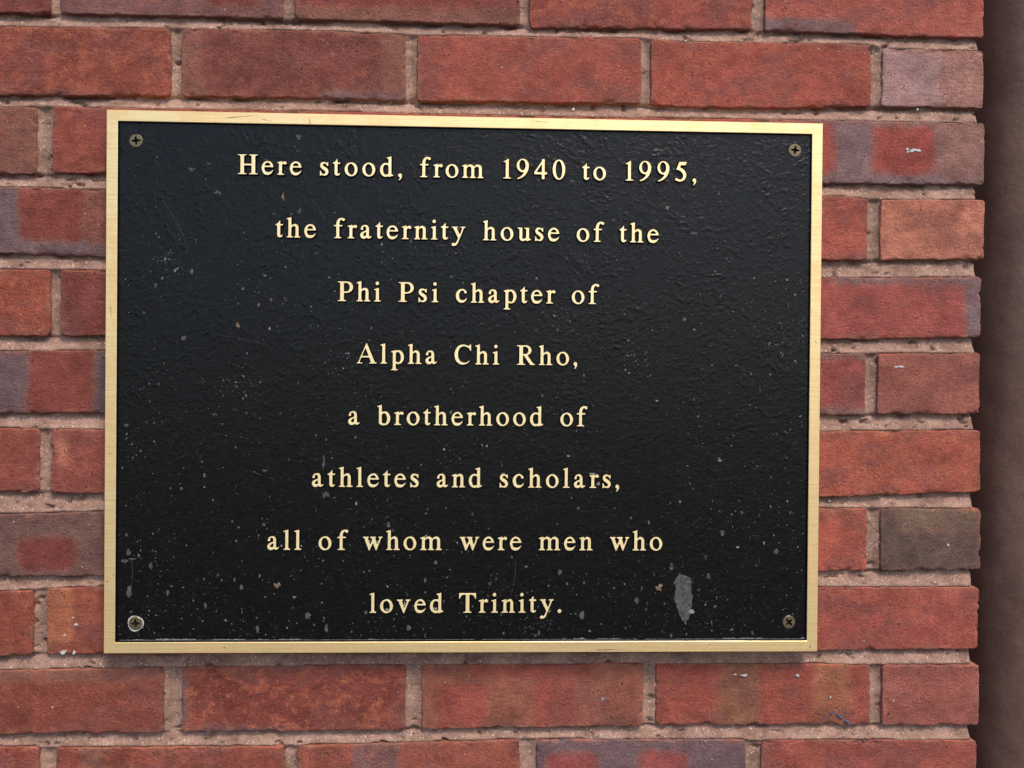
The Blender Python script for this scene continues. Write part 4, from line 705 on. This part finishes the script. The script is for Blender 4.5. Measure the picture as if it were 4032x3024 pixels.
# ---------------------------------------------------------------- chips, specks, residue and edge sheen on the painted field
CHIPS = [(-285.4,-143.7,4.1,5.7,'g'),(-266.7,-155.3,3.0,6.8,'g'),(-284.7,-177.3,4.8,10.3,'g'),(-252.6,-178.1,2.7,5.5,'g'),(-275.4,-142.4,1.6,2.5,'g'),(-287.2,-129.2,2.1,3.3,'g'),(-172.2,-120.0,2.7,3.0,'g'),(-190.8,-173.6,3.3,4.6,'g'),(-160.8,-171.8,5.5,4.9,'t'),(-210.7,-163.4,1.9,2.5,'g'),(-220.9,-189.3,2.5,5.7,'g'),(-134.6,-197.5,5.2,5.5,'g'),(-118.9,-208.5,3.6,6.8,'g'),(-177.0,-209.1,3.0,6.8,'g'),(-146.1,-181.8,2.7,2.7,'t'),(-150.7,-202.0,1.6,1.6,'g'),(-198.9,-117.5,2.5,1.9,'g'),(-193.5,-122.5,2.7,1.9,'g'),(-288.5,-151.3,6.8,3.0,'g'),(-281.8,-149.4,6.8,1.6,'g'),(-240.7,-199.9,1.9,1.6,'g'),(-121.3,-202.1,1.6,2.5,'g'),(-265.3,-142.4,1.6,2.2,'g'),(-250.0,-172.6,1.6,1.6,'g'),(-196.5,-166.8,1.6,4.1,'g'),(-282.5,-194.0,1.9,1.9,'g'),(80.3,-160.5,3.3,5.5,'g'),(99.6,-197.4,4.9,7.4,'g'),(147.1,-184.7,4.4,5.7,'g'),(-35.2,-167.4,2.5,4.4,'g'),(-26.4,-152.3,3.6,3.6,'g'),(-48.9,-208.2,4.4,4.4,'g'),(-66.9,-119.9,3.3,5.5,'g'),(156.9,-117.5,1.9,4.1,'g'),(62.8,-213.4,2.7,2.7,'g'),(59.6,-215.0,2.5,3.0,'g'),(166.3,-173.6,5.5,5.5,'t'),(-85.5,-194.9,2.7,3.8,'g'),(25.6,-166.3,1.6,3.0,'g'),(51.3,-155.7,2.5,2.5,'g'),(70.7,-172.2,1.6,2.7,'g'),(86.6,-170.4,2.2,2.5,'g'),(95.7,-105.2,2.5,2.5,'g'),(-33.6,-106.3,1.6,1.9,'g'),(-17.9,-105.6,1.6,1.9,'g'),(4.8,-110.6,2.2,2.5,'g'),(155.3,-192.4,1.9,2.2,'g'),(38.8,-147.4,1.9,3.0,'g'),(-61.6,-200.8,1.6,2.5,'g'),(176.8,-156.3,3.3,5.5,'g'),(0.4,-198.4,1.6,2.7,'g'),(101.2,-169.5,1.6,2.5,'g'),(151.2,-173.9,1.4,3.6,'g'),(-62.8,-124.9,1.6,2.7,'g'),(221.2,-126.3,3.6,6.0,'g'),(268.4,-142.3,4.1,5.2,'g'),(209.3,-163.9,3.8,5.5,'g'),(215.3,-190.3,2.7,3.6,'g'),(201.1,-175.9,1.9,2.5,'g'),(206.7,-188.6,1.9,2.5,'g'),(281.2,-108.9,2.7,2.7,'g'),(236.9,-108.5,2.5,2.5,'g'),(218.5,-107.5,1.6,1.6,'g'),(216.6,-182.0,1.6,1.9,'g'),(206.7,-147.2,2.2,3.6,'g'),(177.0,-154.2,2.2,4.1,'g'),(234.6,-138.6,3.0,1.6,'w'),(248.1,-212.4,1.9,2.5,'g'),(291.1,-158.6,2.2,1.6,'g'),(287.4,-138.5,1.9,1.9,'g'),(190.6,-214.2,1.6,2.5,'g'),(194.6,-194.5,5.2,4.9,'w'),(177.3,-215.3,2.2,3.6,'g'),(250.3,-154.1,1.4,1.4,'g'),(266.2,-128.3,1.4,2.7,'g'),(212.7,-211.2,1.6,2.2,'g'),(270.2,-108.4,1.4,1.4,'g'),(-264.0,82.1,2.7,3.6,'g'),(-258.5,88.0,2.2,3.0,'g'),(-234.0,94.0,2.7,4.9,'g'),(-177.9,66.6,2.5,3.6,'g'),(-167.4,70.8,2.5,3.0,'g'),(-240.4,37.7,4.1,4.6,'g'),(-195.2,49.0,3.0,4.1,'t'),(-268.9,-1.2,1.6,2.2,'g'),(-261.3,-1.4,2.2,1.6,'g'),(-268.5,-16.1,1.9,1.9,'g'),(-287.8,-36.5,4.1,3.3,'g'),(-264.8,-34.3,1.9,2.2,'g'),(-222.4,-78.5,2.5,4.1,'g'),(-171.8,-74.2,4.9,1.9,'g'),(-180.7,-75.3,2.2,1.6,'g'),(-240.0,-72.2,2.2,1.6,'g'),(-250.7,-89.5,1.9,1.9,'g'),(-241.6,-89.7,2.7,2.7,'g'),(-207.7,-34.9,1.6,1.9,'g'),(-159.0,-25.7,1.6,1.9,'g'),(-120.0,-94.4,5.5,5.7,'f'),(-122.2,-67.1,2.7,10.9,'f'),(-187.4,-25.2,1.6,2.2,'g'),(-195.6,-3.3,1.6,1.6,'g'),(-273.6,58.8,2.2,1.9,'g'),(-177.9,76.8,1.6,1.6,'g'),(-214.2,-26.8,4.1,1.9,'f'),(186.2,58.1,3.3,3.6,'g'),(198.8,-25.7,2.5,2.7,'g'),(218.0,-63.0,3.0,4.1,'t'),(192.4,-83.5,1.9,2.5,'g'),(195.3,-10.7,1.9,2.5,'g'),(244.7,11.9,2.2,2.2,'g'),(269.8,55.9,1.9,1.6,'g'),(247.4,52.6,1.6,1.4,'g'),(281.2,-108.9,2.7,2.7,'g'),(236.9,-108.6,2.5,2.2,'g'),(252.6,-1.3,1.1,5.5,'f'),(209.1,35.5,1.6,1.4,'g'),(284.3,22.0,1.6,2.2,'g'),(276.7,-60.9,1.6,1.9,'g'),(-234.7,180.0,4.6,4.1,'f'),(-158.0,158.3,2.7,5.2,'t'),(-144.0,146.3,3.3,4.9,'f'),(-150.8,143.8,3.3,1.9,'f'),(-145.1,209.1,3.8,5.5,'f'),(-212.7,161.1,4.6,4.1,'f'),(-261.6,122.7,1.9,2.2,'g'),(-220.3,185.3,3.0,1.9,'f'),(-146.0,197.5,1.6,1.6,'g'),(-172.6,189.6,2.7,1.4,'f'),(170.3,154.2,2.7,3.8,'t'),(88.3,175.6,3.8,2.2,'f'),(-36.7,195.0,4.1,1.9,'f'),(-49.7,122.1,2.2,3.6,'f'),(97.8,201.2,1.4,2.7,'g'),(193.4,132.5,5.5,3.0,'f'),(184.2,146.8,4.1,1.9,'f'),(222.8,196.8,1.6,2.2,'g'),(270.9,154.1,1.9,1.9,'f'),(264.5,159.6,1.6,1.4,'g')]
BIG = [(183.8, -161.8), (185.9, -162.8), (188.7, -162.8), (193.6, -165.0), (194.7, -168.1), (194.4, -176.4), (195.4, -182.0), (195.2, -187.5), (193.9, -194.5), (192.3, -201.4), (189.1, -203.8), (186.3, -202.1), (183.4, -195.9), (181.2, -187.5), (179.5, -183.3), (180.4, -177.8), (181.1, -173.6), (179.4, -169.5), (180.3, -166.7)]
CM = {'g': M_CHIP, 't': M_TAN, 'f': M_SCUFF, 'w': M_DUST_SHEEN}
YC = YP - .55
for k, (x, z, w, h, t) in enumerate(CHIPS):
    rag = .26 if t in 'gw' else .6
    V, F = slab_from_ring(blob_ring(x, z, w * .92, h * .92, 300 + k, 16, 0, rag), YC + .1, .14)
    make_mesh("paint_chip", V, F, [CM[t]], plaque, smooth=False)
ring = []
for i in range(len(BIG)):
    a = np.array(BIG[i]); b = np.array(BIG[(i + 1) % len(BIG)])
    for t in (0, .34, .67): ring.append(tuple(a + (b - a) * t + rng.normal(0, .32, 2)))
V, F = slab_from_ring(ring, YC + .1, .10, .985)
o = make_mesh("paint_chip", V, F, [M_CHIP], plaque, smooth=False); o["label"] = "large grey patch of missing paint"
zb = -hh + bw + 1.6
for k, (a, b, h) in enumerate([(-294, -150, .9), (-149, 10, .8), (11, 150, .8), (151, 294, .9)] + [(-283.4, -266.7, 1.4), (-264.7, -227.2, 1.9), (-216.4, -184.8, 1.6), (-179.4, -164.5, 1.4), (-161.1, -137.4, 1.6), (-115.7, -107.6, 1.1), (-115.2, -107.1, 0.8), (-94.1, -89.4, 1.4), (-85.3, -75.1, 1.6), (-73.0, -66.2, 1.4), (-55.3, -51.9, 1.1), (-33.4, -27.9, 0.8), (11.9, 46.3, 0.7), (80.8, 88.4, 1.6), (90.5, 104.4, 1.9), (112.0, 134.9, 1.6), (219.3, 260.1, 1.6), (289.7, 295.6, 2.7)]):  # first four full-length strips paint the slope's sky sheen; the rest are residue
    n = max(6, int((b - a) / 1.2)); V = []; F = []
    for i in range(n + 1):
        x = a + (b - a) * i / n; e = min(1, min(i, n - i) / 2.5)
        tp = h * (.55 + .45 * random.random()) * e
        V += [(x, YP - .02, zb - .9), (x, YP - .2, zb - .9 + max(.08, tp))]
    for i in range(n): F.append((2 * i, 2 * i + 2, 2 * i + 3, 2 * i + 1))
    make_mesh("residue_sheen_strip", mm3(V), F, [M_DUST_SHEEN], plaque, smooth=False)
# chalky residue caught on and between the letters
for k, (x, z, w, h) in enumerate([(107.3, -75.5, 5.1, 1.6), (-34.6, -129.3, 3.1, 1.2), (-82.7, -134.8, 1.6, 3.9), (-76.6, -135.0, 1.6, 3.9), (-52.4, -187.7, 2.0, 4.7), (-26.1, -191.8, 3.1, 2.0), (-67.2, -192.5, 3.5, 2.0), (112.8, -84.2, 3.1, 2.8), (30.8, -75.8, 2.8, 1.2), (71.5, -194.1, 1.6, 1.2), (-140.4, -138.0, 1.2, 1.6), (-157.2, -138.0, 1.6, 1.6)]):
    V, F = slab_from_ring(blob_ring(x, z, w, h, 700 + k, 14, 0, .4), YP - .5, .9)
    make_mesh("residue_fleck", V, F, [M_DUST_SHEEN], plaque, smooth=False)
# countless tiny nicks, thicker towards the foot of the plaque
V = []; F = []
def fleck(x, z, w, h, rot, y=YC):
    n = 6; P = blob_ring(x, z, w, h, int(abs(x * 977 + z * 131)) + 5, n, rot, .6)
    s0 = len(V); V.extend([(p[0], y, p[1]) for p in P]); F.append(tuple(range(s0, s0 + n)))
r1 = random.Random(5); cl = [(r1.uniform(-285, 285), -212 + 330 * r1.random() ** 2.0, r1.uniform(8, 40)) for _ in range(34)]
cnt = 0
while cnt < 3400:
    if r1.random() < .3:
        c = r1.choice(cl); x = r1.gauss(c[0], c[2]); z = r1.gauss(c[1], c[2] * .7)
    else:
        x = r1.uniform(-293, 293); z = r1.uniform(-217, 217)
        if r1.random() > .15 + .85 * ((217 - z) / 434) ** 1.3: continue
    if abs(x) > 293 or abs(z) > 216: continue
    s = min(2.0, .32 * math.exp(abs(r1.gauss(0, .62))))
    fleck(x, z, s, s * r1.uniform(.7, 1.8), r1.gauss(0, .5)); cnt += 1
o = make_mesh("paint_nicks", mm3(V), F, [M_SPECK], plaque, smooth=False); o["kind"] = "stuff"
# long hairline scratches
V = []; F = []
for (x0, z0, x1, z1, w) in ((-262, 160, -236, 113, .28), (-255, 157, -240, 118, .22), (-134, 157, -120, 134, .3), (-112, 160, -96, 141, .25), (52, 148, 72, 126, .2),
                            (-258, -70, -236, -60, .22), (42, -150, 39, -178, .3), (246, -70, 268, -72, .2), (-206, 40, -170, 33, .18), (-230, 78, -218, 92, .2),
                            (60, 214, 92, 208, .2), (150, 122, 178, 106, .25), (-270, 190, -258, 178, .2), (-283, -150, -283, -172, .4), (190, -122, 202, -112, .3)):
    nseg = 8
    for i in range(nseg):
        t0 = i / nseg; t1 = (i + 1) / nseg; bow = lambda t: 1.2 * math.sin(t * math.pi)
        ax, az = x0 + (x1 - x0) * t0 + bow(t0), z0 + (z1 - z0) * t0; bx, bz = x0 + (x1 - x0) * t1 + bow(t1), z0 + (z1 - z0) * t1
        if random.random() < .2: continue
        L = math.hypot(bx - ax, bz - az); nx, nz = -(bz - az) / L * w / 2, (bx - ax) / L * w / 2
        s0 = len(V); V += [(ax - nx, YC, az - nz), (bx - nx, YC, bz - nz), (bx + nx, YC, bz + nz), (ax + nx, YC, az + nz)]; F.append((s0, s0 + 1, s0 + 2, s0 + 3))
o = make_mesh("scratches", mm3(V), F, [M_SCUFF], plaque, smooth=False); o["kind"] = "stuff"
